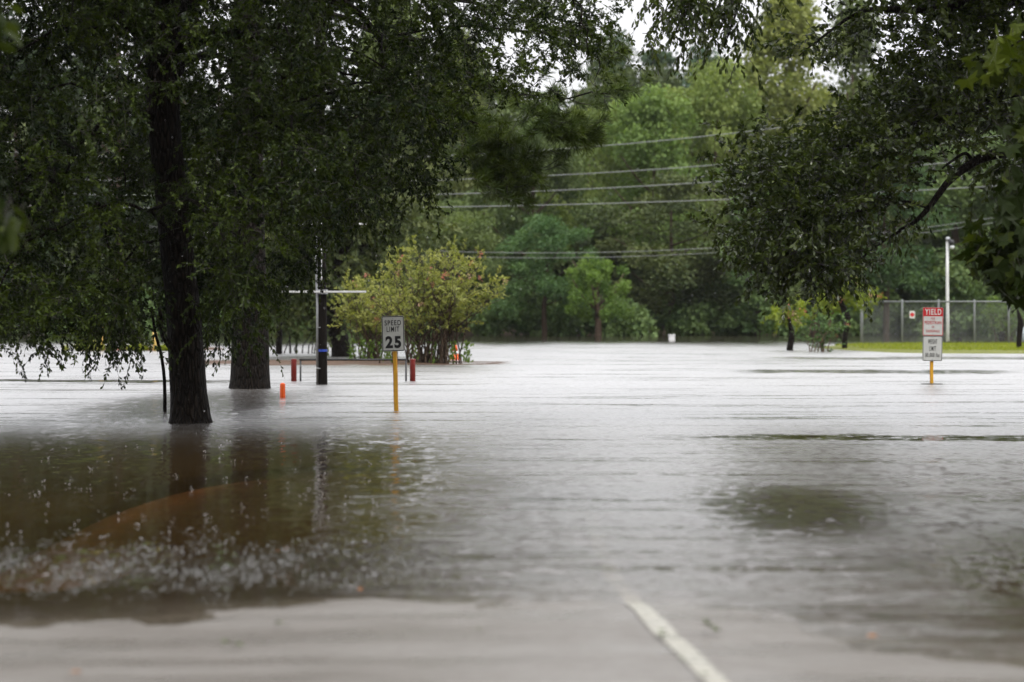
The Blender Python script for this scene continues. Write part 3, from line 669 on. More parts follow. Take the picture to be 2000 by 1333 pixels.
# ------------------------------------------------------------------ near branches with large leaves at both edges
def big_leaf_mesh(kind):
    if kind == 'gum':
        pts = []
        for i in range(5):
            a = radians(-100 + i*50); pts.append((sin(a-.42)*.52, cos(a-.42)*.52)); pts.append((sin(a)*1.0*(1 if i == 2 else .86), cos(a)*(1 if i == 2 else .86)))
        a = radians(125); pts.append((sin(a)*.25, cos(a)*.25)); pts.append((0, -.12))
    else:
        pts = [(0, -.05), (-.16, .18), (-.24, .45), (-.22, .7), (-.12, .9), (0, 1), (.12, .9), (.22, .7), (.24, .45), (.16, .18)]
    V = [(0, 0.35 if kind != 'gum' else 0.1, -.03)] + [(x, y, .05*abs(x)*3 - .12*y*y) for x, y in pts]
    n = len(pts); F = [(0, 1+i, 1+(i+1) % n) for i in range(n)]
    return V, F
def near_tree(name, label, b, trunk, limbs, spots, kind, size, D, mat, seed):
    rr = np.random.default_rng(seed); LO = np.array([b[0], b[1], float(gz(b[0], b[1]))]); t = thing(name, label, 'tree', LO)
    mb = MB(); C_ = curve(trunk, 16); knobbly(mb, local(C_, LO), np.linspace(.10, .05, 16), 12, rr, .1, .04); mb.build('trunk', 'bark', t, True)
    for P_ in limbs:
        C_ = curve(P_, 12); m2 = MB(); m2.tube(local(C_, LO), np.linspace(.022, .004, 12), 6); m2.build('limb', 'bark', t, True)
    from mathutils import Matrix, Vector
    V, F = big_leaf_mesh(kind); metas = []
    for q in range(6):
        me = bpy.data.meshes.new('leaf'); V2 = [(x, y, z + rr.normal(0, .03)) for x, y, z in V]; me.from_pydata(V2, [], F); me.update()
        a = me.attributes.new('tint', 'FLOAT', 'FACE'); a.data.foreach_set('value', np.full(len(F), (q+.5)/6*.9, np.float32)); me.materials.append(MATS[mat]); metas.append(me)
    tw = MB()
    for (px, py, sx_, sy_, n, bright) in spots:
        for _ in range(n):
            x, y = rr.normal(px, sx_), rr.normal(py, sy_); p = at(x, y, D + rr.normal(0, .25))
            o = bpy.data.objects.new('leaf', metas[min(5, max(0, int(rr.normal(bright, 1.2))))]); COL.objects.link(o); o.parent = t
            o.location = p-LO; s = size*rr.uniform(.65, 1.15); o.scale = (s, s, s)
            o.rotation_euler = (radians(rr.normal(-50, 28)), radians(rr.normal(0, 30)), rr.uniform(0, 6.28))
            if rr.random() < .35: tw.tube([p-LO, p-LO + [rr.normal(0, .03), rr.normal(0, .03), .08]], [.002, .003], 4, False)
    if tw.v: tw.build('leaf_stalks', 'twig', t, kind='stuff')
D4 = 22.0; b = np.array([at(2500, 604, D4)[0], D4, 0])
near_tree('sweetgum_tree', 'large lobed leaves of a near sweetgum hanging at the right edge', b,
    [b+[0, 0, -.3], b+[0, 0, .3], at(2500, 300, D4), at(2480, 0, D4), at(2450, -400, D4)],
    [[at(2490, 120, D4), at(2250, 60, D4), at(2050, 60, D4), at(1960, 100, D4), at(1915, 135, D4)], [at(2490, 330, D4), at(2250, 370, D4), at(2080, 420, D4), at(1980, 470, D4), at(1910, 500, D4)], [at(2080, 420, D4), at(2010, 500, D4), at(1960, 560, D4)]],
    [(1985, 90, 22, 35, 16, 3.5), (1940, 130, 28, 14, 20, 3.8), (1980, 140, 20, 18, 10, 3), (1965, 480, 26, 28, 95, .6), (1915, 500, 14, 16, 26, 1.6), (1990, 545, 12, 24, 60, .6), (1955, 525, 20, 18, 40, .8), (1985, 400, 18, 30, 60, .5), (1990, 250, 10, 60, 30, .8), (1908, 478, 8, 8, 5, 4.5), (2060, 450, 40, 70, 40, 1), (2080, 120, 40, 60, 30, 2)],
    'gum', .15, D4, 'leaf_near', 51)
D5 = 11.0; b = np.array([at(-560, 604, D5)[0], D5, 0])
near_tree('magnolia_tree', 'few large glossy dark leaves blurred close by at the left edge', b,
    [b+[0, 0, -.3], b+[0, 0, .3], at(-560, 300, D5), at(-540, 0, D5), at(-500, -400, D5)],
    [[at(-550, 250, D5), at(-300, 330, D5), at(-100, 390, D5), at(10, 425, D5)], [at(-545, -40, D5), at(-250, -20, D5), at(-60, 0, D5), at(15, 20, D5)]],
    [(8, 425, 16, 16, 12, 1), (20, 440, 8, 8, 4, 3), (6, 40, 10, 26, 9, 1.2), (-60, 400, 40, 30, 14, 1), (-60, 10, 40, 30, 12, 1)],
    'oval', .13, D5, 'leaf_near', 52)

# ------------------------------------------------------------------ far bank: individual trees, undergrowth, the wood behind
def crown_quads(rr, lumps, per, card, aspect=.7):
    """leafy lumps: (centre, radii) -> many small leaf faces spread through each lump, denser towards its skin"""
    Vs, ts = [], []
    for c, rad, tb in lumps:
        n = int(per*max(.4, (rad[0]*rad[2])**.9)); d = rnd_unit(rr, n); q = rr.random(n)**.45
        p = np.asarray(c) + d*np.asarray(rad)*q[:, None]*rr.uniform(.85, 1.12, n)[:, None]
        A = rnd_unit(rr, n); A += d*.35; A[:, 2] -= .15; A /= np.linalg.norm(A, axis=1)[:, None]
        V, F = leaves(rr, p, A, card, card*aspect, .8, .55, .12); Vs.append(V); ts.append(np.clip(tb + rr.normal(0, .17, n), 0, 1))
    V = np.concatenate(Vs); return V, np.arange(len(V)).reshape(-1, 4), np.concatenate(ts)
def tree_lumps(rr, kind, H, Wd):
    L = []
    if kind == 'broad':
        for _ in range(46):
            t = rr.random()**.8; z = H*(.22 + .76*t); prof = math.sqrt(max(0, 1-((t-.42)/.62)**2)); a = rr.uniform(0, 6.28); q = Wd*.5*prof*rr.uniform(.35, 1.0)
            s = rr.uniform(.10, .19)*Wd*(.75+.3*(1-t)); L.append(((q*cos(a), q*sin(a), z), (s, s, s*rr.uniform(.6, .95)), rr.uniform(.2, .75)))
    elif kind == 'tall':
        for _ in range(50):
            t = rr.random(); z = H*(.15 + .83*t); prof = (1-t**2.2)*.95+.08; a = rr.uniform(0, 6.28); q = Wd*.5*prof*rr.uniform(.3, 1.0)
            s = rr.uniform(.10, .17)*Wd; L.append(((q*cos(a), q*sin(a), z), (s, s, s*1.05), rr.uniform(.2, .75)))
    elif kind == 'pine':
        for _ in range(42):
            t = rr.random(); z = H*(.45 + .54*t); prof = (1-t)*.9+.12; a = rr.uniform(0, 6.28); q = Wd*.5*prof*rr.uniform(.35, 1.0)
            s = rr.uniform(.09, .15)*Wd; L.append(((q*cos(a), q*sin(a), z), (s*1.2, s*1.2, s*.6), rr.uniform(.15, .6)))
    elif kind == 'young':
        for _ in range(38):
            t = rr.random()**.7; z = H*(.18+.78*t); prof = math.sqrt(max(0.05, 1-((t-.5)/.58)**2)); a = rr.uniform(0, 6.28); q = Wd*.5*prof*rr.uniform(.2, 1.1)
            s = rr.uniform(.06, .15)*Wd; L.append(((q*cos(a)+.25*sin(z*2), q*sin(a), z), (s, s, s*rr.uniform(.7, 1.3)), rr.uniform(.05, .95)))
    elif kind == 'shrub':
        for _ in range(16):
            t = rr.random(); z = H*(.08+.84*t); prof = math.sqrt(1-.75*t*t); a = rr.uniform(0, 6.28); q = Wd*.5*prof*rr.uniform(.2, .95)
            s = rr.uniform(.13, .24)*Wd; L.append(((q*cos(a), q*sin(a), z), (s, s, s*.85), rr.uniform(.15, .8)))
    return L
rr = np.random.default_rng(61)
PROTO = {}
for kind, H, Wd, card, per, nvar in (('broad', 12., 8., .25, 360, 4), ('tall', 14., 7., .25, 360, 3), ('pine', 16., 6., .28, 300, 2), ('young', 4.5, 4., .17, 420, 1)):
    PROTO[kind] = []
    for q in range(nvar):
        V, F, ti = crown_quads(rr, tree_lumps(rr, kind, H, Wd), per, card); me = npmesh('crown', V, F, ti)
        mb = MB(); hh = H*(.8 if kind != 'pine' else .95); pts = curve([(0, 0, -1.), (.1, 0, hh*.3), (-.15, .1, hh*.6), (.05, 0, hh)], 10); mb.tube(pts, np.linspace(.24, .06, 10), 8)
        for _ in range(7):
            z = rr.uniform(.3, .75)*hh; a = rr.uniform(0, 6.28); mb.tube(curve([(0, 0, z), (cos(a)*Wd*.2, sin(a)*Wd*.2, z+.8), (cos(a)*Wd*.38, sin(a)*Wd*.38, z+1.9)], 5), np.linspace(.09, .03, 5), 5)
        PROTO[kind].append((me, mb.mesh('trunk', True), H, Wd))
MESHMAT = {}
def far_tree(name, label, px, topy, D, wpx, kind, var, mat, rot, group='trees along the far bank'):
    me, tm, H, Wd = PROTO[kind][var % len(PROTO[kind])]
    p = at(px, 604, D); z0 = max(0., float(gz(p[0], D))); top = at(px, topy, D)[2]; s = (top-z0)/H; sw = wpx/FPX*D/Wd
    key = (me.name, mat)
    if key not in MESHMAT:
        m2 = me if not me.materials else me.copy()
        if m2 is me: m2.materials.append(MATS[mat])
        else: m2.materials.clear(); m2.materials.append(MATS[mat])
        MESHMAT[key] = m2
    if not tm.materials: tm.materials.append(MATS['bark_brown'])
    t = thing(name, label, 'tree', (p[0], D, z0), group, rot)
    for nm, mm in (('trunk', tm), ('crown', MESHMAT[key])):
        o = obj(nm, mm, None, t); o.scale = (sw, sw, s)
        if nm == 'crown': o['kind'] = 'stuff'
    return t
TREES = [
 ('broadleaf_tree', 'tallest yellow-green tree on the far bank, rounded top against the white sky', 1535, 5, 133, 330, 'tall', 0, 'leaf_yellowgreen'),
 ('broadleaf_tree', 'yellow-green tree on the far bank, half as tall, left of the tallest one', 1400, 125, 129, 270, 'broad', 0, 'leaf_yellowgreen'),
 ('broadleaf_tree', 'tall mid-green tree just right of the tallest yellow-green tree', 1665, 25, 140, 270, 'tall', 1, 'leaf_green'),
 ('broadleaf_tree', 'olive-yellow round tree below the blue-green pines, above the power lines', 1280, 180, 128, 270, 'broad', 1, 'leaf_yellowgreen'),
 ('broadleaf_tree', 'olive-green tree showing between pine limb and power lines on the far bank', 1150, 215, 131, 250, 'broad', 2, 'leaf_yellowgreen'),
 ('broadleaf_tree', 'mid-green tree behind the hanging pine needles, crossed by the power lines', 1040, 190, 124, 270, 'broad', 3, 'leaf_green'),
 ('broadleaf_tree', 'green tree behind the left end of the visible power lines', 905, 70, 127, 260, 'tall', 2, 'leaf_green'),
 ('broadleaf_tree', 'dark green tree behind the lowest power line, above the white box', 1310, 350, 121, 300, 'broad', 2, 'leaf_dark'),
 ('broadleaf_tree', 'olive-tinged tree on the far bank close behind the right oak bough tip', 1480, 370, 120, 230, 'broad', 0, 'leaf_green'),
 ('young_tree', 'small bright lime-green tree at the far water edge', 1168, 508, 114, 135, 'young', 0, 'leaf_bright'),
 ('broadleaf_tree', 'fresh green low tree between pink-tipped shrub and bright lime tree', 1065, 425, 117, 210, 'broad', 0, 'leaf_green'),
 ('broadleaf_tree', 'mid-green tree on the far bank right above the pink-tipped shrub', 880, 395, 119, 230, 'broad', 3, 'leaf_green'),
 ('broadleaf_tree', 'dark tree on the far bank behind the red-and-white sign and fence', 1730, 300, 117, 260, 'broad', 1, 'leaf_dark'),
 ('broadleaf_tree', 'tall grey-green tree rising behind the lamp pole', 1870, 150, 123, 330, 'tall', 0, 'leaf_green'),
 ('broadleaf_tree', 'broad green tree behind the right end of the chain-link fence', 2060, 200, 121, 330, 'broad', 3, 'leaf_green'),
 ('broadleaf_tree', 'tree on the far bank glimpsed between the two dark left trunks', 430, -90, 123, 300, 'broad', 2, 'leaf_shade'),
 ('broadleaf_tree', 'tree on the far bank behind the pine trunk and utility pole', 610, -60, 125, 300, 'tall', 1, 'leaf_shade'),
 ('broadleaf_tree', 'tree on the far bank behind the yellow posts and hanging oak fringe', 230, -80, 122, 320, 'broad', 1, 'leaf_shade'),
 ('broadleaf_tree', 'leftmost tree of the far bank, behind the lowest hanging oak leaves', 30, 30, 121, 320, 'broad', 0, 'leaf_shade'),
 ('broadleaf_tree', 'green tree on the far bank left of the lowest dark oak leaves, behind bank shrubs', 1590, 330, 118, 240, 'broad', 2, 'leaf_green'),
 ('broadleaf_tree', 'tall tree on the far bank showing through upper oak leaves above the dark evergreen', 765, 10, 130, 300, 'tall', 0, 'leaf_green'),
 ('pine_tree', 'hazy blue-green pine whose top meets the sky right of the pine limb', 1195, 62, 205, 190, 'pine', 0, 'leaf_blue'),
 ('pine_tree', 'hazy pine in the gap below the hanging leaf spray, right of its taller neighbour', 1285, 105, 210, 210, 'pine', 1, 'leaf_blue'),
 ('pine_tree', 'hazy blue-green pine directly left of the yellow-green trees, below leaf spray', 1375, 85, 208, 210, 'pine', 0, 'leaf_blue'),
]
rt = random.Random(4)
for T in TREES: far_tree(*T, rt.uniform(0, 6.28), 'hazy pines behind the bank' if T[0] == 'pine_tree' else 'trees along the far bank')
# undergrowth along the water's edge, one mass
Ls = []
for px in np.arange(-250, 2300, 26):
    D = 119.5 + rr.normal(0, 1.4); hgt = rr.uniform(1.0, 3.2); x = at(px + rr.normal(0, 12), 604, D)[0]
    for c, rad, tb in tree_lumps(rr, 'shrub', hgt, rr.uniform(1.6, 3.2)): Ls.append(((c[0]+x, c[1]+D, c[2]+.02), rad, tb))
V, F, ti = crown_quads(rr, Ls, 150, .24)
obj('undergrowth', npmesh('undergrowth', V, F, ti), 'leaf_green', kind='stuff', label='tangled green undergrowth along the far water edge', category='undergrowth')
# the wood that closes the view
Ls = []
for D, y0, y1, step in ((145, 330, 420, 90), (165, 220, 300, 80), (190, 170, 250, 70), (215, 120, 190, 80)):
    for px in np.arange(-700, 2750, step):
        topy = rr.uniform(y0, y1); 
        if D > 180 and 1150 < px < 1450: topy = rr.uniform(125, 165)
        x = at(px, 604, D)[0] + rr.normal(0, 1.); H = at(px, topy, D)[2]
        for c, rad, tb in tree_lumps(rr, 'broad' if rr.random() < .7 else 'pine', H, rr.uniform(6, 8.5))[::2]: Ls.append(((c[0]+x, c[1]+D+rr.normal(0, 3), c[2]+.3), tuple(1.35*np.array(rad)), tb*.8))
for px in np.arange(-400, 2500, 30):
    D = rr.uniform(127, 136); x = at(px, 604, D)[0]
    for c, rad, tb in tree_lumps(rr, 'shrub', rr.uniform(3, 6), 4.5): Ls.append(((c[0]+x, c[1]+D, c[2]+.3), rad, tb*.8))
V, F, ti = crown_quads(rr, Ls, 66, .60)
Lb = []  # unseen tree row added behind the camera to shade surfaces facing it
for x in np.arange(-60, 61, 5.5):
    for c, rad, tb in tree_lumps(rr, 'broad', rr.uniform(13, 18), rr.uniform(8, 10)): Lb.append(((c[0]+x, c[1]-24-.006*x*x+rr.normal(0, 1.5), c[2]*.95-.5), tuple(1.2*np.array(rad)), tb))
V2, F2, t2 = crown_quads(rr, Lb, 22, 1.1); F = np.concatenate([F, F2+len(V)]); V = np.concatenate([V, V2]); ti = np.concatenate([ti, t2])
obj('far_wood_and_shade_row', npmesh('far_wood_and_shade_row', V, F, ti), 'leaf_dark', kind='stuff', label='dense dark wood closing the view behind the bank trees, plus an added unseen shade row behind the camera', category='wood')

# ------------------------------------------------------------------ power lines
for i, (yl, yr, lab, D) in enumerate(((305, 262, 'topmost power line crossing before the far trees', 100.), (352, 321, 'second power line from the top before the far trees', 99.6), (380, 354, 'third power line from the top before the far trees', 99.2), (405, 390, 'fourth power line from the top before the far trees', 98.8),
                                      (491, 483, 'lowest pair of communication cables strung well below the power lines', 98.4))):
    a_, b_ = at(860, yl, D), at(1420, yr, D); sl = (b_[2]-a_[2])/(b_[0]-a_[0]); cq = sl/(2*(b_[0]-a_[0]))*.9; s0 = sl - cq*(b_[0]-a_[0])
    if i == 4:
        c3 = at(1800, 446, D); A_ = np.polyfit([a_[0], b_[0], c3[0]], [a_[2], b_[2], c3[2]], 2); cq = A_[0]; s0 = 2*A_[0]*a_[0]+A_[1]
    X_ = np.linspace(a_[0]-(45 if i < 4 else 12), b_[0]+32, 60); Z_ = a_[2] + (X_-a_[0])*s0 + cq*(X_-a_[0])**2
    mb = MB(); mb.tube(np.stack([X_, 0*X_+D, Z_], -1) - np.array([X_[0], D, Z_[0]]), .020 if i < 4 else .012, 6)
    t = thing('power_line', lab, 'power line', (X_[0], D, Z_[0]), 'power lines'); mb.build('cable', 'wire', t, True)
    if i == 4:
        mb = MB(); mb.tube(np.stack([X_, 0*X_+D, Z_-.20], -1) - np.array([X_[0], D, Z_[0]]), .011, 6); mb.build('cable', 'wire', t, True)

# ------------------------------------------------------------------ signs
def plate_mesh(w_, h_, t_=.004, rad=.022):
    mb = MB(); pts = []
    for cx, cz, a0 in ((w_/2-rad, h_/2-rad, 0), (-w_/2+rad, h_/2-rad, 90), (-w_/2+rad, -h_/2+rad, 180), (w_/2-rad, -h_/2+rad, 270)):
        for q in range(5): a = radians(a0+q*22.5); pts.append((cx+rad*cos(a), cz+rad*sin(a)))
    n = len(pts); V = [(x, -t_/2, z) for x, z in pts] + [(x, t_/2, z) for x, z in pts]
    mb.add(V, [tuple(range(n)), tuple(range(2*n-1, n-1, -1))] + [(i, i+n, (i+1) % n+n, (i+1) % n) for i in range(n)]); return mb
def frame_mesh(w_, h_, inset, wd, y, rad=.016):
    def ring(w2, h2, rd):
        o = []
        for cx, cz, a0 in ((w2/2-rd, h2/2-rd, 0), (-w2/2+rd, h2/2-rd, 90), (-w2/2+rd, -h2/2+rd, 180), (w2/2-rd, -h2/2+rd, 270)):
            for q in range(5): a = radians(a0+q*22.5); o.append((cx+rd*cos(a), cz+rd*sin(a)))
        return o
    A = ring(w_-2*inset, h_-2*inset, rad); B = ring(w_-2*inset-2*wd, h_-2*inset-2*wd, max(.004, rad-wd)); n = len(A)
    mb = MB(); mb.add([(x, y, z) for x, z in A] + [(x, y, z) for x, z in B] + [(x, y+.001, z) for x, z in A] + [(x, y+.001, z) for x, z in B],
        [(i, (i+1) % n, n+(i+1) % n, n+i) for i in range(n)] + [(2*n+i, 3*n+i, 3*n+(i+1) % n, 2*n+(i+1) % n) for i in range(n)] + [(i, 2*n+i, 2*n+(i+1) % n, (i+1) % n) for i in range(n)])
    return mb
def channel_post(P, wd, n=1):
    """U-channel sign post along a path"""
    mb = MB(); prof = [(-.5, .28), (-.34, .28), (-.26, -.2), (.26, -.2), (.34, .28), (.5, .28), (.5, .16), (.40, .16), (.32, -.34), (-.32, -.34), (-.40, .16), (-.5, .16)]
    V = []; m = len(prof)
    for p in P:
        for x, y in prof: V.append((p[0]+x*wd, p[1]+y*wd, p[2]))
    F = [(i*m+j, i*m+(j+1) % m, (i+1)*m+(j+1) % m, (i+1)*m+j) for i in range(len(P)-1) for j in range(m)]
    F += [tuple(range(m)), tuple(range((len(P)-1)*m+m-1, (len(P)-1)*m-1, -1))]
    return mb.add(V, F)
def letter(txt, wd_, ht, par, x, z, mat, bold=.02, y=-.0045):
    """one line of text fitted to a width and a cap height"""
    me = text_mesh(txt, 1.0, bold, .0008); n = len(me.vertices); c = np.zeros(n*3, np.float32); me.vertices.foreach_get('co', c); c = c.reshape(-1, 3)
    lo, hi = c.min(0), c.max(0); c[:, 0] = (c[:, 0]-(lo[0]+hi[0])/2)*wd_/(hi[0]-lo[0]); c[:, 2] = (c[:, 2]-(lo[2]+hi[2])/2)*ht/(hi[2]-lo[2])
    me.vertices.foreach_set('co', c.ravel()); me.update()
    o = obj('lettering', me, mat, par); o.location = (x, y, z); return o
def bolts(par, zs):
    for z in zs:
        mb = MB(); mb.lathe([(.007, 0), (.007, .003), (.004, .005)], 8); o = mb.build('bolt', 'galvanised', par); o.rotation_euler = (pi/2, 0, 0); o.location = (0, -.0022, z)
b = wat(774, 803); sp = thing('speed_limit_sign', 'white speed limit 25 sign on leaning yellow post in the water', 'sign', (b[0], b[1], 0))
D = b[1]; s = FPX/D
P_ = [local(q, b) for q in (b+[.006, 0, -.45], b, at(773, 780, D), at(772.5, 740, D), at(771, 690, D), at(769, 625, D))]
channel_post(P_, .058).build('post', 'yellow_paint', sp)
c = local(at(768, 652, D), b); wd, hd = 44/s, 69/s
pl = plate_mesh(wd, hd).build('plate', 'sign_white', sp); pl.location = c + [0, -.032, 0]; pl.rotation_euler = (0, radians(-1.6), radians(-3))
frame_mesh(wd, hd, .004, .009, -.0040).build('border', 'sign_black', pl)
letter('SPEED', wd*.73, hd*.145, pl, 0, hd*.305, 'sign_black', .014); letter('LIMIT', wd*.56, hd*.145, pl, 0, hd*.125, 'sign_black', .012); letter('25', wd*.70, hd*.345, pl, 0, -hd*.24, 'sign_black', .045); bolts(pl, (.19, -.205))

b = wat(1820, 751); D = b[1]; s = FPX/D
yl = thing('yield_sign', 'red and white yield sign above a white weight limit sign on yellow post', 'sign', (b[0], b[1], 0))
P_ = [local(q, b) for q in (b+[0, 0, -.45], b, at(1819.5, 725, D), at(1820, 700, D), at(1821, 606, D))]
channel_post(P_, .060).build('post', 'yellow_paint', yl)
c = local(at(1821.5, 628.5, D), b); wd, hd = 40/s, 55/s
pl = plate_mesh(wd, hd).build('plate', 'sign_white', yl); pl.location = c + [0, -.035, 0]; pl.rotation_euler = (0, radians(.6), 0)
frame_mesh(wd, hd, .003, .010, -.0052).build('border', 'sign_red', pl)
mb = MB(); mb.box((0, -.0030, hd*.34), (wd-.014, .0018, hd*.30)); mb.build('red_band', 'sign_red', pl)
letter('YIELD', wd*.80, hd*.21, pl, 0, hd*.345, 'sign_white', .03, -.0052)
letter('FOR', wd*.20, hd*.075, pl, 0, hd*.105, 'sign_red', .008); letter('PEDESTRIAN', wd*.80, hd*.12, pl, 0, -hd*.035, 'sign_red', .008); letter('IN', wd*.10, hd*.07, pl, 0, -hd*.19, 'sign_red', .008); letter('CROSSWALK', wd*.66, hd*.09, pl, 0, -hd*.335, 'sign_red', .008); bolts(pl, (.215, -.215))
c = local(at(1820.5, 681, D), b); wd, hd = 38.5/s, 49/s
pl = plate_mesh(wd, hd).build('plate', 'sign_white', yl); pl.location = c + [0, -.037, 0]; pl.rotation_euler = (0, radians(.8), 0)
frame_mesh(wd, hd, .004, .008, -.0040).build('border', 'sign_black', pl)
letter('WEIGHT', wd*.46, hd*.185, pl, 0, hd*.275, 'sign_black', .008); letter('LIMIT', wd*.34, hd*.185, pl, 0, 0, 'sign_black', .008); letter('80,000 lbs', wd*.71, hd*.19, pl, 0, -hd*.27, 'sign_black', .008); bolts(pl, (.19, -.19))
mb = MB(); n = 20; rb = np.random.default_rng(3)
mb.lathe([(.20, -.35), (.20, -.01), (.185, .012), (.06, .018)], 22); mb.build('footing', 'dark_stone', yl)

# ------------------------------------------------------------------ utility pole with standoff arms
b = wat(629, 751); D = b[1]; s = FPX/D
up = thing('utility_pole', 'black wooden utility pole with white cross arms, grey conduit and blue band', 'pole', (b[0], b[1], 0))
L_ = lambda px, py, d=D: local(at(px, py, d), b)
r = np.random.default_rng(71)
mb = MB(); zs = np.linspace(-.6, 6.8, 30); knobbly(mb, [(0.0 - .006*z, 0, z) for z in zs], np.interp(zs, [-.6, 0, 6.8], [.098, .092, .075]), 18, r, 0, .012); mb.build('post', 'pole_wood', up, True)
mb = MB(); mb.tube([L_(620, 765, D-.06), L_(620, 600, D-.06), L_(617.5, 500, D-.06), L_(616, 300, D-.06)], .022, 10); cd = mb.build('conduit', 'galvanised', up, True)
for py in (560, 640, 720):
    mb = MB(); q = L_(620, py, D-.06); mb.box((q[0]+.02, q[1], q[2]), (.075, .06, .018), .004); mb.build('clamp', 'galvanised', cd)
for yl_, yr_ in ((570, 571), (438, 438)):
    for xa, xb in ((551, 627), (632, 715)):
        mb = MB(); p, q = L_(xa, yl_, D-.12), L_(xb, yr_, D-.12); cc = (p+q)/2; mb.box(cc, (abs(q[0]-p[0]), .045, .036), .005); mb.build('cross_arm', 'white_paint', up)
    for dz in (-.03, .03):
        mb = MB(); q = L_(629, (yl_+yr_)/2, D); mb.lathe([(.100, -.010), (.100, .010)], 18, (q[0], 0, q[2]+dz)); mb.build('clamp_ring', 'galvanised', up)
mb = MB(); q = L_(629, 685, D); mb.lathe([(.0965, -.02), (.0965, .02)], 18, (q[0], 0, q[2])); mb.build('blue_band', 'blue_tape', up)
mb = MB(); mb.tube(curve([L_(628, 420, D-.11), L_(627, 470, D-.12), L_(628, 505, D-.13), L_(627, 540, D-.12)], 12), .010, 6); cb = mb.build('drop_cable', 'white_paint', up, True)
mb = MB(); q = L_(627, 546, D-.12); mb.box(q, (.04, .03, .10), .008); mb.build('cable_end_box', 'white_paint', cb)

# ------------------------------------------------------------------ bollards, rack, delineator, cone
def post_thing(name, label, cat_, px, py, topy, wpx, mat, sides=18, dome=True, group=None, top_mat=None):
    b = wat(px, py); s = FPX/b[1]; rad = wpx/s/2; h = (py-topy)/s
    t = thing(name, label, cat_, (b[0], b[1], 0), group)
    prof = [(rad, -.6), (rad, h-rad*.7)] + ([(rad*cos(a), h-rad*.7+rad*.7*sin(a)) for a in (.35, .7, 1.05, 1.35)] if dome else [(rad, h-.006), (rad-.006, h)])
    MB().lathe(prof, sides).build('post', mat, t, True)
    return t, rad, h
def flatcap(t, rad, h, mat): MB().lathe([(rad+.002, h-.03), (rad+.002, h), (rad*.6, h+.006)], 18).build('cap', mat, t)
for px, lab in ((574, 'dark red flat-topped bollard left of the utility pole'), (806, 'dark red flat-topped bollard right of the speed limit sign')):
    t, rad, h = post_thing('bollard', lab, 'bollard', px, 745, 702, 11, 'red_paint', dome=False, group='red bollards'); flatcap(t, rad, h, 'red_paint')
    MB().lathe([(rad+.0015, h-.10), (rad+.0015, h-.085)], 18).build('band', 'red_paint', t)
b = wat(690, 745); D = b[1]; rk = thing('pipe_rail', 'low black pipe rail spanning between the two red bollards', 'rail', (b[0], b[1], 0))
L_ = lambda px, py: local(at(px, py, D), b)
for px in (587, 793): MB().tube([L_(px, 790), L_(px, 704)], .017, 10).build('upright', 'black_metal', rk, True)
MB().tube([L_(585, 703), L_(795, 703)], .018, 10).build('top_rail', 'black_metal', rk, True)
t, rad, h = post_thing('delineator_post', 'short bright orange rounded post beside the pine trunk', 'post', 552, 777, 748, 10.5, 'orange_plastic')
MB().lathe([(rad+.002, .02), (rad+.002, .035)], 18).build('band', 'orange_plastic', t)
b = wat(889, 703); s = FPX/b[1]; cn = thing('traffic_cone', 'orange traffic cone half sunk behind the pink-tipped shrub', 'cone', (b[0], b[1], 0))
MB().lathe([(.17, -.25), (.13, 0), (.095, .14)], 16).build('lower_body', 'orange_plastic', cn, True)
MB().lathe([(.094, .141), (.076, .22)], 16).build('white_band', 'white_paint', cn, True)
MB().lathe([(.075, .221), (.035, .40), (.025, .41)], 16).build('top_body', 'orange_plastic', cn, True)
for px, topy, lab in ((198, 628, 'pale yellow post under the oak fringe, farther left of the two'), (302, 648, 'pale yellow post just left of the largest trunk, beside grass')):
    t, rad, h = post_thing('bollard', lab, 'bollard', px, 686, topy, 9, 'yellow_faded', group='pale yellow posts'); flatcap(t, rad*.6, h+.0, 'yellow_faded')
# white box on the far water
b = wat(1312, 665); s = FPX/b[1]; t = thing('white_box', 'small white box standing in the water before the far bank', 'box', (b[0], b[1], 0))
MB().box((0, 0, .0), (.26, .22, .40), .02).build('body', 'white_paint', t); MB().box((0, 0, .22), (.29, .25, .04), .01).build('lid', 'white_paint', t)

# ------------------------------------------------------------------ islands, lawn and bed
def mound(name, pts, hgt, mat, seed, skirt=.5, n=36, **kw):
    """low island with an uneven outline: centre pts=(cx,cy,rx,ry)"""
    cx, cy_, rx, ry = pts; rr = np.random.default_rng(seed); ph = rr.uniform(0, 6, 4); V = [(cx, cy_, hgt)]; F = []
    rings = (.35, .7, .9, 1.0, 1.08)
    zz = (hgt, hgt*.95, hgt*.7, .0, -skirt)
    for q, z in zip(rings, zz):
        for j in range(n):
            t = 2*pi*j/n; k_ = q*(1+.05*sin(3*t+ph[0])+.04*sin(5*t+ph[1])); V.append((cx+rx*k_*np.sign(cos(t))*abs(cos(t))**.6, cy_+ry*k_*np.sign(sin(t))*abs(sin(t))**.6, z+(rr.normal(0, .006) if z > 0 else 0)))
    for j in range(n): F.append((0, 1+j, 1+(j+1) % n))
    for i in range(len(rings)-1):
        for j in range(n): a = 1+i*n+j; c_ = 1+i*n+(j+1) % n; F.append((a, a+n, c_+n, c_))
    mb = MB(); mb.add(V, F); return mb.build(name, mat, None, True, **kw)
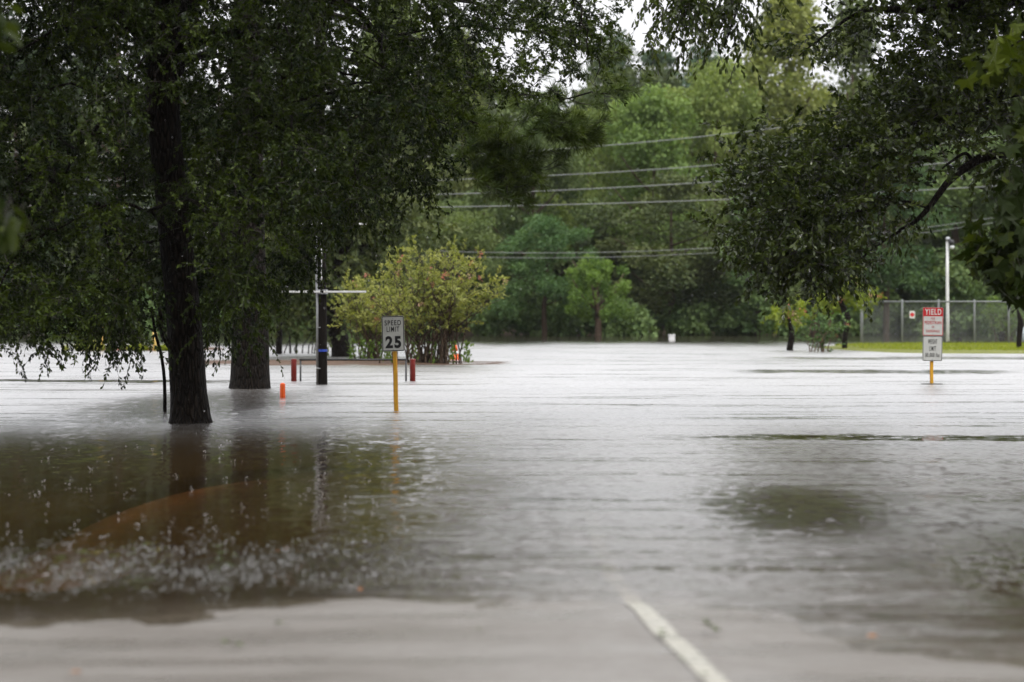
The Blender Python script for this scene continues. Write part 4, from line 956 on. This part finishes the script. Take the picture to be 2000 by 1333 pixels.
# right lawn
k = NT('lawn_soil'); nz = k.noise(k.pos(), 2.2, 5, .6); k.end(k.pbr(k.ramp(nz, [(.3, (.11, .13, .018)), (.7, (.19, .20, .03))]), .7, 0, .3, k.bump(k.noise(k.pos(), 30, 3), .5, .03)))
lx0 = wat(1690, 682)[0]
mound('lawn', (22.5, 79, 12.6, 8.6), .085, 'lawn_soil', 8, n=60, kind='structure')
def grass_blades(rr, n, fx, ll, w_):
    p = fx(n); A = rnd_unit(rr, n)*.55; A[:, 2] = 1; A /= np.linalg.norm(A, axis=1)[:, None]
    V, F = leaves(rr, p, A, ll, w_, 0, .35, .25); return V, F, np.clip(rr.normal(.5, .25, n), 0, 1)
rr = np.random.default_rng(81)
def fx(n):
    t = rr.uniform(0, 6.283, n); q = np.sqrt(rr.random(n))*.93; x = 22.5+12.6*q*np.sign(np.cos(t))*np.abs(np.cos(t))**.6; y = 79+8.6*q*np.sign(np.sin(t))*np.abs(np.sin(t))**.6
    return np.stack([x, y, .05+.03*(1-q)], -1)
V, F, ti = grass_blades(rr, 26000, fx, .10, .022); obj('lawn_grass', npmesh('lawn_grass', V, F, ti), 'grass', kind='stuff', label='short yellow-green grass on the strip before the fence', category='grass')
# mulch bed with the crape myrtles
rb = np.random.default_rng(9); bx_ = np.linspace(-8.6, .3, 150); by_ = np.linspace(55.2, 62, 60)
def bedz(x, y):
    q = ((x+4.1)/4.1)**2 + ((y-58.6)/2.9)**2; z = .030*(1-q)
    for i in range(14):
        a_, f_, p_ = rb.uniform(0, 6.28), rb.uniform(1.5, 9), rb.uniform(0, 6.28); z = z + .012/f_**.5*np.sin(f_*(x*cos(a_)*.6 + y*sin(a_)) + p_)
    return np.where(q > 1.15, -.15-.1*(q-1.15), z - .006)
V, F = grid(bx_, by_, bedz); obj('planting_bed', npmesh('planting_bed', V, F, smooth=True), 'mulch', kind='structure')
# left island
mound('island', (-11.2, 77.5, 1.9, 1.9), .07, 'mulch', 10, kind='structure')
bk = thing('brick_edging', 'row of reddish bricks edging the left island under the oak fringe', 'edging', (at(200, 604, 75.3)[0], 75.3, 0))
xb = np.arange(0, 2.35, .225); bm_ = MB(); bm_.box((0, 0, 0), (.205, .10, .16), .012); bme = bm_.mesh('brick'); bme.materials.append(MATS['brick'])
for i, x in enumerate(xb): o = obj('brick', bme, None, bk); o.location = (x, float(rr.normal(0, .008)), .03+float(rr.normal(0, .008)))
def tuft(name, label, px, py, wpx, hpx, n, mat, cat_='grass', lw=.03, group=None):
    b = wat(px, py); s = FPX/b[1]; t = thing(name, label, cat_, (b[0], b[1], 0), group); hw, h = wpx/s/2, hpx/s
    q = np.sqrt(rr.random(n))*.9; a = rr.uniform(0, 6.283, n); p = np.stack([hw*q*np.cos(a), .35*q*np.sin(a), 0*q], -1)
    A = rnd_unit(rr, n)*.5; A[:, 2] = 1.2; A[:, :2] += p[:, :2]*.5; A /= np.linalg.norm(A, axis=1)[:, None]
    V, F = leaves(rr, p, A, h*1.1*(1-.45*q*q), lw, 0, .4, .3); obj('blades', npmesh('blades', V, F, np.clip(rr.normal(.45, .25, n), 0, 1)), mat, t, kind='stuff')
    MB().lathe([(hw*.9, -.3), (hw*.85, 0), (hw*.5, .04)], 14).build('root_clump', 'mulch', t)
tuft('grass_clump', 'green grass clump left of the nearer pale yellow post', 268, 686, 46, 15, 900, 'grass')
tuft('grass_clump', 'green grass clump squeezed between pale yellow post and largest trunk', 322, 686, 34, 13, 700, 'grass')
tuft('low_plant', 'olive low plants on the left island behind the hanging oak fringe', 175, 686, 60, 20, 700, 'leaf_myrtle', 'plant', .06)
tuft('low_plant', 'small brown tuft alone in the water left of the island', 128, 686, 11, 12, 160, 'leaf_myrtle', 'plant', .03)

# ------------------------------------------------------------------ shrubs with many stems
def myrtle(name, label, b, stems, leafmat_, H, spread, nst, nl, ll, lw, seed, lean=0., flowers=20, bark='bark_brown', base=.35, cat_='shrub', basal=True, low=.35):
    rr = np.random.default_rng(seed); LO = np.array([b[0], b[1], 0.]); t = thing(name, label, cat_, LO)
    tips = []; AN = []; DN = []
    for i in range(nst):
        a = rr.uniform(0, 6.283); q = math.sqrt(rr.random()); bx = base*rr.normal(0, .6); by = base*.5*rr.normal(0, .6)
        ex = spread*q*cos(a) + lean; ey = spread*.8*q*sin(a); ez = H*(1-.38*q*q)*rr.uniform(.82, 1.06)
        P_ = curve([(bx, by, -.25), (bx+.05*ex, by+.05*ey, ez*.15), (bx+.28*ex, by+.28*ey, ez*.45), (bx*.5+.65*ex, .65*ey, ez*.75), (ex, ey, ez)], 12)
        P_[2:] += rr.normal(0, .02, (10, 3)); mb = MB(); mb.tube(P_, np.linspace(.022, .005, 12), 6); mb.build('stem', bark, t, True)
        for u in range(9):
            v = low + (1-low)*rr.random()**.75; j = v*11; k0 = min(int(j), 10); p = P_[k0]*(1-(j-k0)) + P_[k0+1]*(j-k0); AN.append(p)
            d = rnd_unit(rr, 1)[0]; d[2] = abs(d[2])*.8+.25; d[0] += .35*np.sign(ex)*q; DN.append(d/np.linalg.norm(d))
        tips.append(P_[-1]); AN.append(P_[-1]); DN.append(np.array([.2*np.sign(ex), 0, 1.]))
    AN, DN = np.array(AN), np.array(DN)
    TV, TF, LV, LF, ti = twigs(rr, AN, DN, .48*rr.uniform(.6, 1.3, len(AN)), .25, nl, ll, lw, .004, .0, .8, .5)
    obj('twigs', npmesh('twigs', TV, TF), 'twig', t, kind='stuff'); obj('crown', npmesh('crown', LV, LF, ti), leafmat_, t, kind='stuff')
    E = AN + DN*.45
    if flowers:
        idx = rr.choice(len(E), flowers, False); idx = idx[np.argsort(-E[idx][:, 2])]
        for i in idx:
            n = 26; p = E[i] + rr.normal(0, .035, (n, 3)); V, F = leaves(rr, p, rnd_unit(rr, n), .035, .032, 0)
            obj('blossom', npmesh('blossom', V, F), 'petal' if rr.random() < .7 else 'petal_pale', t)
    if basal:
        n = 420; c = rr.choice([-.9, -.35, .1, .55, .9], n)*base*1.6 + rr.normal(0, .05, n); p = np.stack([c, rr.normal(-.1, .12, n), rr.uniform(0, .5, n)], -1); A = rnd_unit(rr, n)*.6; A[:, 2] += .7; A /= np.linalg.norm(A, axis=1)[:, None]
        V, F = leaves(rr, p, A, .10, .05); obj('basal_leaves', npmesh('basal_leaves', V, F, rr.random(n)), 'leaf_bright', t, kind='stuff')
    return t
b = wat(838, 711); myrtle('crape_myrtle', 'wide yellow-green shrub with pinkish tips and many stems behind speed sign', b, 0, 'leaf_myrtle', 2.6, 1.95, 62, 17, .085, .038, 91, .1, 26, base=.62, low=.42)
b = wat(722, 706); myrtle('crape_myrtle', 'paler green shrub with pink tips between utility pole and speed limit sign', b, 0, 'leaf_myrtle', 2.15, 1.0, 30, 16, .085, .038, 92, 0., 12, base=.3, low=.42)
b = wat(590, 691); myrtle('young_tree', 'thin-stemmed leafy young tree left of the utility pole behind red bollard', b, 0, 'leaf_green', 1.9, .9, 9, 13, .10, .045, 93, 0., 0, bark='bark', base=.5, cat_='tree', basal=False, low=.5)
b = wat(545, 692); t = thing('tree_stump', 'narrow dark post-like trunk between pine trunk and thin-stemmed young tree', 'trunk', (b[0], b[1], 0))
mb = MB(); knobbly(mb, [(0, 0, -.4), (0, 0, .1), (.01, 0, .5), (.02, 0, .9), (0, 0, 1.4)], [.11, .095, .09, .085, .06], 12, np.random.default_rng(5), .05, .05); mb.build('trunk', 'bark', t, True)
MB().tube([(0, 0, 1.1), (.15, 0, 1.35), (.2, 0, 1.7)], [.04, .03, .015], 6).build('limb', 'bark', t, True)
# right group
b = wat(1575, 688); myrtle('leafy_bush', 'loose green bush with tan stems at the left end of the lawn', b+[.3, 0, 0], 0, 'leaf_green', 1.05, .85, 9, 9, .11, .05, 94, .2, 3, bark='bark_tan', base=.35, basal=False, low=.15, cat_='bush')
def snag(name, label, base_px, path, radii, mat, crown=None, cmat='leaf_lime', seed=1, flowers=0):
    b = wat(*base_px); D = b[1]; rr = np.random.default_rng(seed); t = thing(name, label, 'tree', (b[0], b[1], 0))
    C_ = curve([b-[0, 0, .3]] + [at(x, y, D) for x, y in path], 16); mb = MB(); knobbly(mb, local(C_, b), np.interp(np.linspace(0, len(radii)-1, 16), range(len(radii)), radii), 12, rr, .03, .07); mb.build('trunk', mat, t, True)
    if crown:
        parts = []
        for poly, n in crown:
            q, Dd = fill(rr, poly, n, D-.5, D+.5); a = np.repeat(atv(q[:, 0], q[:, 1], Dd), 6, 0) + rr.normal(0, .12, (n*6, 3)); d = rnd_unit(rr, n*6); d[:, 2] = d[:, 2]*.5-.1; d /= np.linalg.norm(d, axis=1)[:, None]
            parts.append(twigs(rr, a, d, .3, .4, 10, .13, .06, .004, .2)); 
            for i in range(min(6, n)): MB().tube(local(curve([C_[-3], (C_[-2]+a[i*6])/2+[0, 0, .1], a[i*6]], 6), b), np.linspace(.022, .008, 6), 5).build('limb', mat, t, True)
        LV, LF = cat([(p[2], p[3]) for p in parts]); obj('crown', npmesh('crown', local(LV, b), LF, np.concatenate([p[4] for p in parts])), cmat, t, kind='stuff')
        for i in range(flowers):
            n = 26; p = local(parts[0][2][rr.integers(len(parts[0][2]))], b) + rr.normal(0, .05, (n, 3)); V, F = leaves(rr, p, rnd_unit(rr, n), .07, .06, 0); obj('blossom', npmesh('blossom', V, F), 'petal_pale' if i % 2 else 'petal', t)
    return t
snag('small_tree', 'small tree with dark bent trunk standing in the water below oak leaves', (1543, 685), [(1543, 680), (1546, 665), (1547, 650), (1543, 636), (1541, 622)], [.10, .10, .095, .09, .07, .05], 'bark', [([(1520, 595), (1515, 620), (1545, 622), (1570, 612), (1565, 590)], 12)], 'leaf_lime', 95, 5)
snag('small_tree', 'small lime-green tree with shaggy dark trunk at the left end of the fence', (1650, 682), [(1650, 676), (1652, 650), (1655, 625), (1648, 605), (1641, 585), (1638, 565)], [.09, .085, .085, .13, .10, .07, .05], 'bark', [([(1590, 590), (1600, 555), (1650, 535), (1700, 560), (1708, 578), (1670, 590), (1630, 580)], 34)], 'leaf_lime', 96, 7)
snag('small_tree', 'slim tan leaning trunk between the two dark-trunked small trees', (1605, 681), [(1606, 672), (1611, 655), (1618, 640), (1624, 622), (1628, 600)], [.075, .07, .055, .05, .045, .03], 'bark_tan', [([(1585, 600), (1590, 570), (1640, 570), (1645, 610)], 14)], 'leaf_lime', 97, 0)
snag('dead_snag', 'bare dark pointed snag at the right edge in front of the fence', (1990, 686), [(1990, 678), (1992, 650), (1994, 632), (1990, 615), (1987, 603)], [.08, .08, .085, .10, .06, .02], 'bark')

# ------------------------------------------------------------------ chain-link fence, lamp pole, small things behind
DF = 85.0; x0, x1 = at(1683, 604, DF)[0], at(2260, 604, DF)[0]; zt = at(1700, 588, DF)[2]
fe = thing('chain_link_fence', 'grey chain-link fence with posts and top rail behind the lawn', 'fence', (x0, DF, 0))
for px in (1683, 1762, 1833, 1903, 1970, 2040, 2110, 2180, 2258):
    x = at(px, 604, DF)[0]-x0; rad = .055 if px in (1683,) else .042
    MB().lathe([(rad, -.5), (rad, zt+.01), (rad*.5, zt+.05)], 10, (x, 0, 0)).build('post', 'fence_steel', fe, True)
MB().tube([(0, -.005, zt-.03), (x1-x0, -.005, zt-.03)], .03, 8).build('top_rail', 'fence_steel', fe, True)
mb = MB(); Lw = x1-x0; sp_ = .075; z0 = .05
for sgn in (1, -1):
    for q in np.arange(-(zt), Lw, sp_):
        xa, xb = q, q+zt-z0; za, zb = z0, zt-.03
        if xa < 0: za += -xa; xa = 0
        if xb > Lw: zb -= xb-Lw; xb = Lw
        if sgn < 0: p1, p2 = (Lw-xa, za), (Lw-xb, zb)
        else: p1, p2 = (xa, za), (xb, zb)
        mb.tube([(p1[0], .05+.002*sgn, p1[1]), (p2[0], .05+.002*sgn, p2[1])], .0035, 3, False)
mb.build('wire_mesh', 'fence_wire', fe, kind='stuff')
b = np.array([at(1851, 604, DF+1.5)[0], DF+1.5, 0.]); lpz = at(1851, 466, DF+1.5)[2]
lt = thing('lamp_pole', 'tall slim white pole with a small lamp head behind the fence', 'lamp', b)
MB().tube([(0, 0, -.5), (.0, 0, 1.), (-.02, 0, 2.5), (-.01, 0, lpz)], [.062, .06, .055, .05], 12).build('pole', 'white_paint', lt, True)
MB().lathe([(.075, -.10), (.08, .0), (.05, .05)], 12, (0, 0, lpz)).build('cap', 'galvanised', lt, True)
mb = MB(); mb.tube([(.02, -.05, lpz-.05), (.10, -.12, lpz-.12), (.12, -.16, lpz-.25)], [.05, .10, .085], 10); hd_ = mb.build('lamp_head', 'black_metal', lt, True)
MB().lathe([(.07, -.10), (.085, 0), (.05, .03)], 10, (.12, -.17, lpz-.29)).build('lens', 'lamp_glass', hd_, True)
c = at(1782, 615, DF-.1); t = thing('fence_sign', 'small white sign with a red disc hung on the chain-link fence', 'sign', (c[0], DF-.06, c[2]-.13))
pl = plate_mesh(.19, .26).build('plate', 'sign_white', t); pl.location = (0, 0, .13)
o = MB().lathe([(.075, 0), (.075, .002)], 18).build('red_disc', 'sign_red', pl); o.rotation_euler = (pi/2, 0, 0); o.location = (0, -.0035, 0)
b = at(2012, 604, 92.)
t = thing('storage_tank', 'pale blue-grey rounded tank behind the fence, cut by the right edge', 'tank', (b[0], 92., 0))
mb = MB(); L2 = 1.1; prof = [(.05, -L2*.5-.16), (.25, -L2*.5-.12), (.36, -L2*.5), (.37, 0), (.36, L2*.5), (.25, L2*.5+.12), (.05, L2*.5+.16)]; mb.lathe(prof, 18); o = mb.build('vessel', 'tank_paint', t, True); o.rotation_euler = (0, pi/2, 0); o.location = (.2, 0, .28)
for x in (-.2, .6): MB().box((x, 0, -.2), (.1, .5, .5), .01).build('foot', 'grey_concrete', t)
for px, py, hpx, lab in ((1956, 676, 26, 'short dark broken stump behind the fence near the right edge'), (1873, 677, 14, 'small dark stump at the fence foot right of the lamp pole')):
    b = wat(px, py); b = np.array([at(px, 604, 88.)[0], 88., 0.]); h = hpx/FPX*88; t = thing('tree_stump', lab, 'stump', b)
    mb = MB(); knobbly(mb, [(0, 0, -.4), (0, 0, .05), (.01, 0, h*.6), (.03, 0, h)], [.13, .10, .085, .06], 10, np.random.default_rng(px), .1, .12); mb.build('trunk', 'bark', t)
    MB().tube([(.0, 0, h*.5), (-.12, 0, h*.75), (-.15, 0, h)], [.03, .025, .015], 5).build('limb', 'bark', t)
b = np.array([at(1965, 604, 100.)[0], 100., 0.]); myrtle('leafy_bush', 'pale green rounded bush seen through the fence at right', b, 0, 'leaf_bright', 1.5, 1.1, 16, 14, .13, .06, 98, 0, 0, base=.4, basal=False, low=.2, cat_='bush')
# drift debris at the fence foot
rr = np.random.default_rng(101); mb = MB()
for _ in range(260):
    x = at(rr.uniform(1840, 2050), 604, 86.)[0]; p = np.array([x, 85.6+rr.normal(0, .3), .075]); d = rnd_unit(rr, 1)[0]*rr.uniform(.08, .3); d[2] = abs(d[2])*.5; mb.tube([p, p+d*.5+[0, 0, .02], p+d], [.012, .014, .006], 4)
mb.build('drift_debris', 'bark', None, kind='stuff', label='dark twiggy drift litter washed against the fence foot', category='debris')

# ------------------------------------------------------------------ fallen leaves on the wet road
def fallen(px, py, size, mat, label, n=1, seed=0):
    rr = np.random.default_rng(seed); b = gnd(px, py); x, y = b[0], b[1]; z = max(float(gz(x, y))+.004, .0)+.004
    t = thing('fallen_leaf', label, 'leaf', (x, y, z), rz=rr.uniform(0, 6))
    for i in range(n):
        V, F = big_leaf_mesh('oval'); me = bpy.data.meshes.new('blade'); a = rr.uniform(-1.2, 1.2); ox = rr.normal(0, size*.35) if n > 1 else 0
        me.from_pydata([(ox+(X_*cos(a)-Y_*sin(a))*size, (X_*sin(a)+Y_*cos(a))*size, .012+abs(X_)*size*.7+Z_*size*.3+rr.uniform(0, .004)+i*.012) for X_, Y_, Z_ in V], [], F); me.update(); obj('blade', me, mat, t)
    MB().tube([(0, -.01, .008), (0, -size*.5, .006)], .0015, 4).build('stalk', 'twig', t)
fallen(456, 1271, .05, 'fallen_leaf', 'green fallen leaf on wet concrete at lower left', 2, 1)
fallen(553, 1229, .045, 'fallen_leaf', 'faint green fallen leaf near the water line left of centre', 1, 2)
fallen(935, 1240, .035, 'fallen_leaf', 'small green fallen leaf on wet concrete near the bottom centre', 1, 3)
fallen(1380, 1243, .055, 'fallen_leaf', 'green leaf sprig lying just right of the painted line', 4, 4)
fallen(1290, 1254, .05, 'fallen_leaf', 'small green leaf on the left edge of the painted line', 2, 5)
fallen(1336, 1298, .035, 'fallen_leaf', 'dull leaf on the left edge of the painted line near the bottom', 1, 6)
fallen(1366, 1330, .035, 'fallen_leaf', 'leaf on the painted line at the bottom edge', 1, 7)
fallen(705, 1158, .05, 'dead_leaf', 'orange leaf floating in the shallows left of centre', 1, 8)
fallen(1694, 1253, .04, 'dead_leaf', 'orange leaf at the water line on the right', 1, 9)
fallen(137, 1327, .04, 'dead_leaf', 'tiny yellow-brown leaf at the bottom left edge', 1, 10)

# ------------------------------------------------------------------ rain: drops in the air and splashes on the water
k = NT('rain'); k.end(k.pbr((.8, .8, .82), .08, 0, .8))
rr = np.random.default_rng(111); n = 420
D = rr.uniform(16, 40, n); px = rr.uniform(-50, 2050, n); py = rr.uniform(0, 1000, n); p = atv(px, py, D); p = p[p[:, 2] > .1]; n = len(p)
def drops(p, rad, hgt):
    n = len(p); u = np.array([[1, 0, 0], [0, 1, 0], [-1, 0, 0], [0, -1, 0]], float)
    ring = p[:, None] + u[None]*rad[:, None, None]; top = p + np.stack([0*hgt, 0*hgt, hgt], -1); bot = p - np.stack([0*hgt, 0*hgt, hgt], -1)
    V = np.concatenate([ring, top[:, None], bot[:, None]], 1).reshape(-1, 3)
    F = np.array([(0, 1, 4), (1, 2, 4), (2, 3, 4), (3, 0, 4), (1, 0, 5), (2, 1, 5), (3, 2, 5), (0, 3, 5)]); F = (np.arange(n)*6)[:, None, None] + F[None]
    return V, F.reshape(-1, 3)
V, F = drops(p, rr.uniform(.0012, .0022, n), rr.uniform(.003, .008, n)); obj('raindrops', npmesh('raindrops', V, F, smooth=True), 'rain', kind='stuff', label='fine raindrops falling over the flood', category='rain')
n = 220; px = np.where(rr.random(n) < .7, rr.uniform(-50, 850, n), rr.uniform(850, 2050, n)); py = rr.uniform(845, 1080, n); q = np.array([wat(a_, b_) for a_, b_ in zip(px, py)]); q = q[gz(q[:, 0], q[:, 1]) < -.01]; n = len(q)
P1 = []
for c in q:
    m = rr.integers(1, 5); e = np.tile(c, (m, 1)); e[:, 0] += rr.normal(0, .012, m); e[:, 1] += rr.normal(0, .012, m); e[:, 2] = rr.uniform(.002, .03, m); P1.append(e)
P1 = np.concatenate(P1); V, F = drops(P1, rr.uniform(.0015, .003, len(P1)), rr.uniform(.002, .006, len(P1)))
obj('rain_splashes', npmesh('rain_splashes', V, F, smooth=True), 'rain', kind='stuff', label='tiny splashes of rain on the near water', category='rain')

k = NT('glint'); k.end(k.pbr((.10, .10, .095), .15, 0, .5))  # pale grey flecks stand in for sky glints on the ripples
rr = np.random.default_rng(121); q = []
while len(q) < 2000:
    u = rr.random()
    if u < .82: a_, b_ = rr.uniform(-80, 880), 1108 + rr.normal(0, 26)
    else: a_, b_ = rr.uniform(-60, 760), rr.uniform(1035, 1165)
    if a_ < 900 and sin(a_*.021+b_*.06)+.8*sin(a_*.0083-b_*.11+2) + rr.normal(0, .8) < -.2: continue
    c = wat(a_, b_ - (a_-400)*.02)
    if gz(c[0], c[1]) < -.012: q.append(c)
q = np.array(q); q[:, 2] = .001; n = len(q); u = np.arange(8)/8*2*pi
rx_ = rr.lognormal(math.log(.0045), .55, n); ry_ = rr.lognormal(math.log(.008), .5, n); jit = rr.uniform(.7, 1.3, (n, 8))
ring = np.stack([q[:, None, 0]+rx_[:, None]*np.cos(u)*jit, q[:, None, 1]+ry_[:, None]*np.sin(u)*jit, np.zeros((n, 8))], -1)
top = q + np.stack([rr.normal(0, .003, n), rr.normal(0, .003, n), rr.uniform(.0006, .003, n)], -1)
mid_ = (ring*.62 + q[:, None]*.38); mid_[..., 2] = (top[:, None, 2])*.75
V = np.concatenate([ring, mid_, top[:, None]], 1).reshape(-1, 3); i8 = np.arange(8); j8 = (i8+1) % 8
F = np.concatenate([np.stack([i8, j8, 8+j8], -1), np.stack([i8, 8+j8, 8+i8], -1), np.stack([8+i8, 8+j8, np.full(8, 16)], -1)])
F = ((np.arange(n)*17)[:, None, None] + F[None]).reshape(-1, 3)
obj('ripple_glints', npmesh('ripple_glints', V, F, smooth=True), 'glint', kind='stuff', label='bright flecks added as glints of rain ripples on the dark shallows', category='glint')

# ------------------------------------------------------------------ rain-hazy air
mb = MB(); mb.box((0, 275, 24), (940, 870, 52)); hz = mb.mesh('haze')
hm = bpy.data.materials.new('haze'); hm.use_nodes = True; hm.node_tree.nodes.clear()
o_ = hm.node_tree.nodes.new('ShaderNodeOutputMaterial'); pv = hm.node_tree.nodes.new('ShaderNodeVolumePrincipled')
pv.inputs['Color'].default_value = (.93, .95, 1, 1); pv.inputs['Density'].default_value = .00012; pv.inputs['Anisotropy'].default_value = .2
hm.node_tree.links.new(pv.outputs[0], o_.inputs['Volume']); hz.materials.append(hm)
obj('haze', hz, None, kind='stuff')
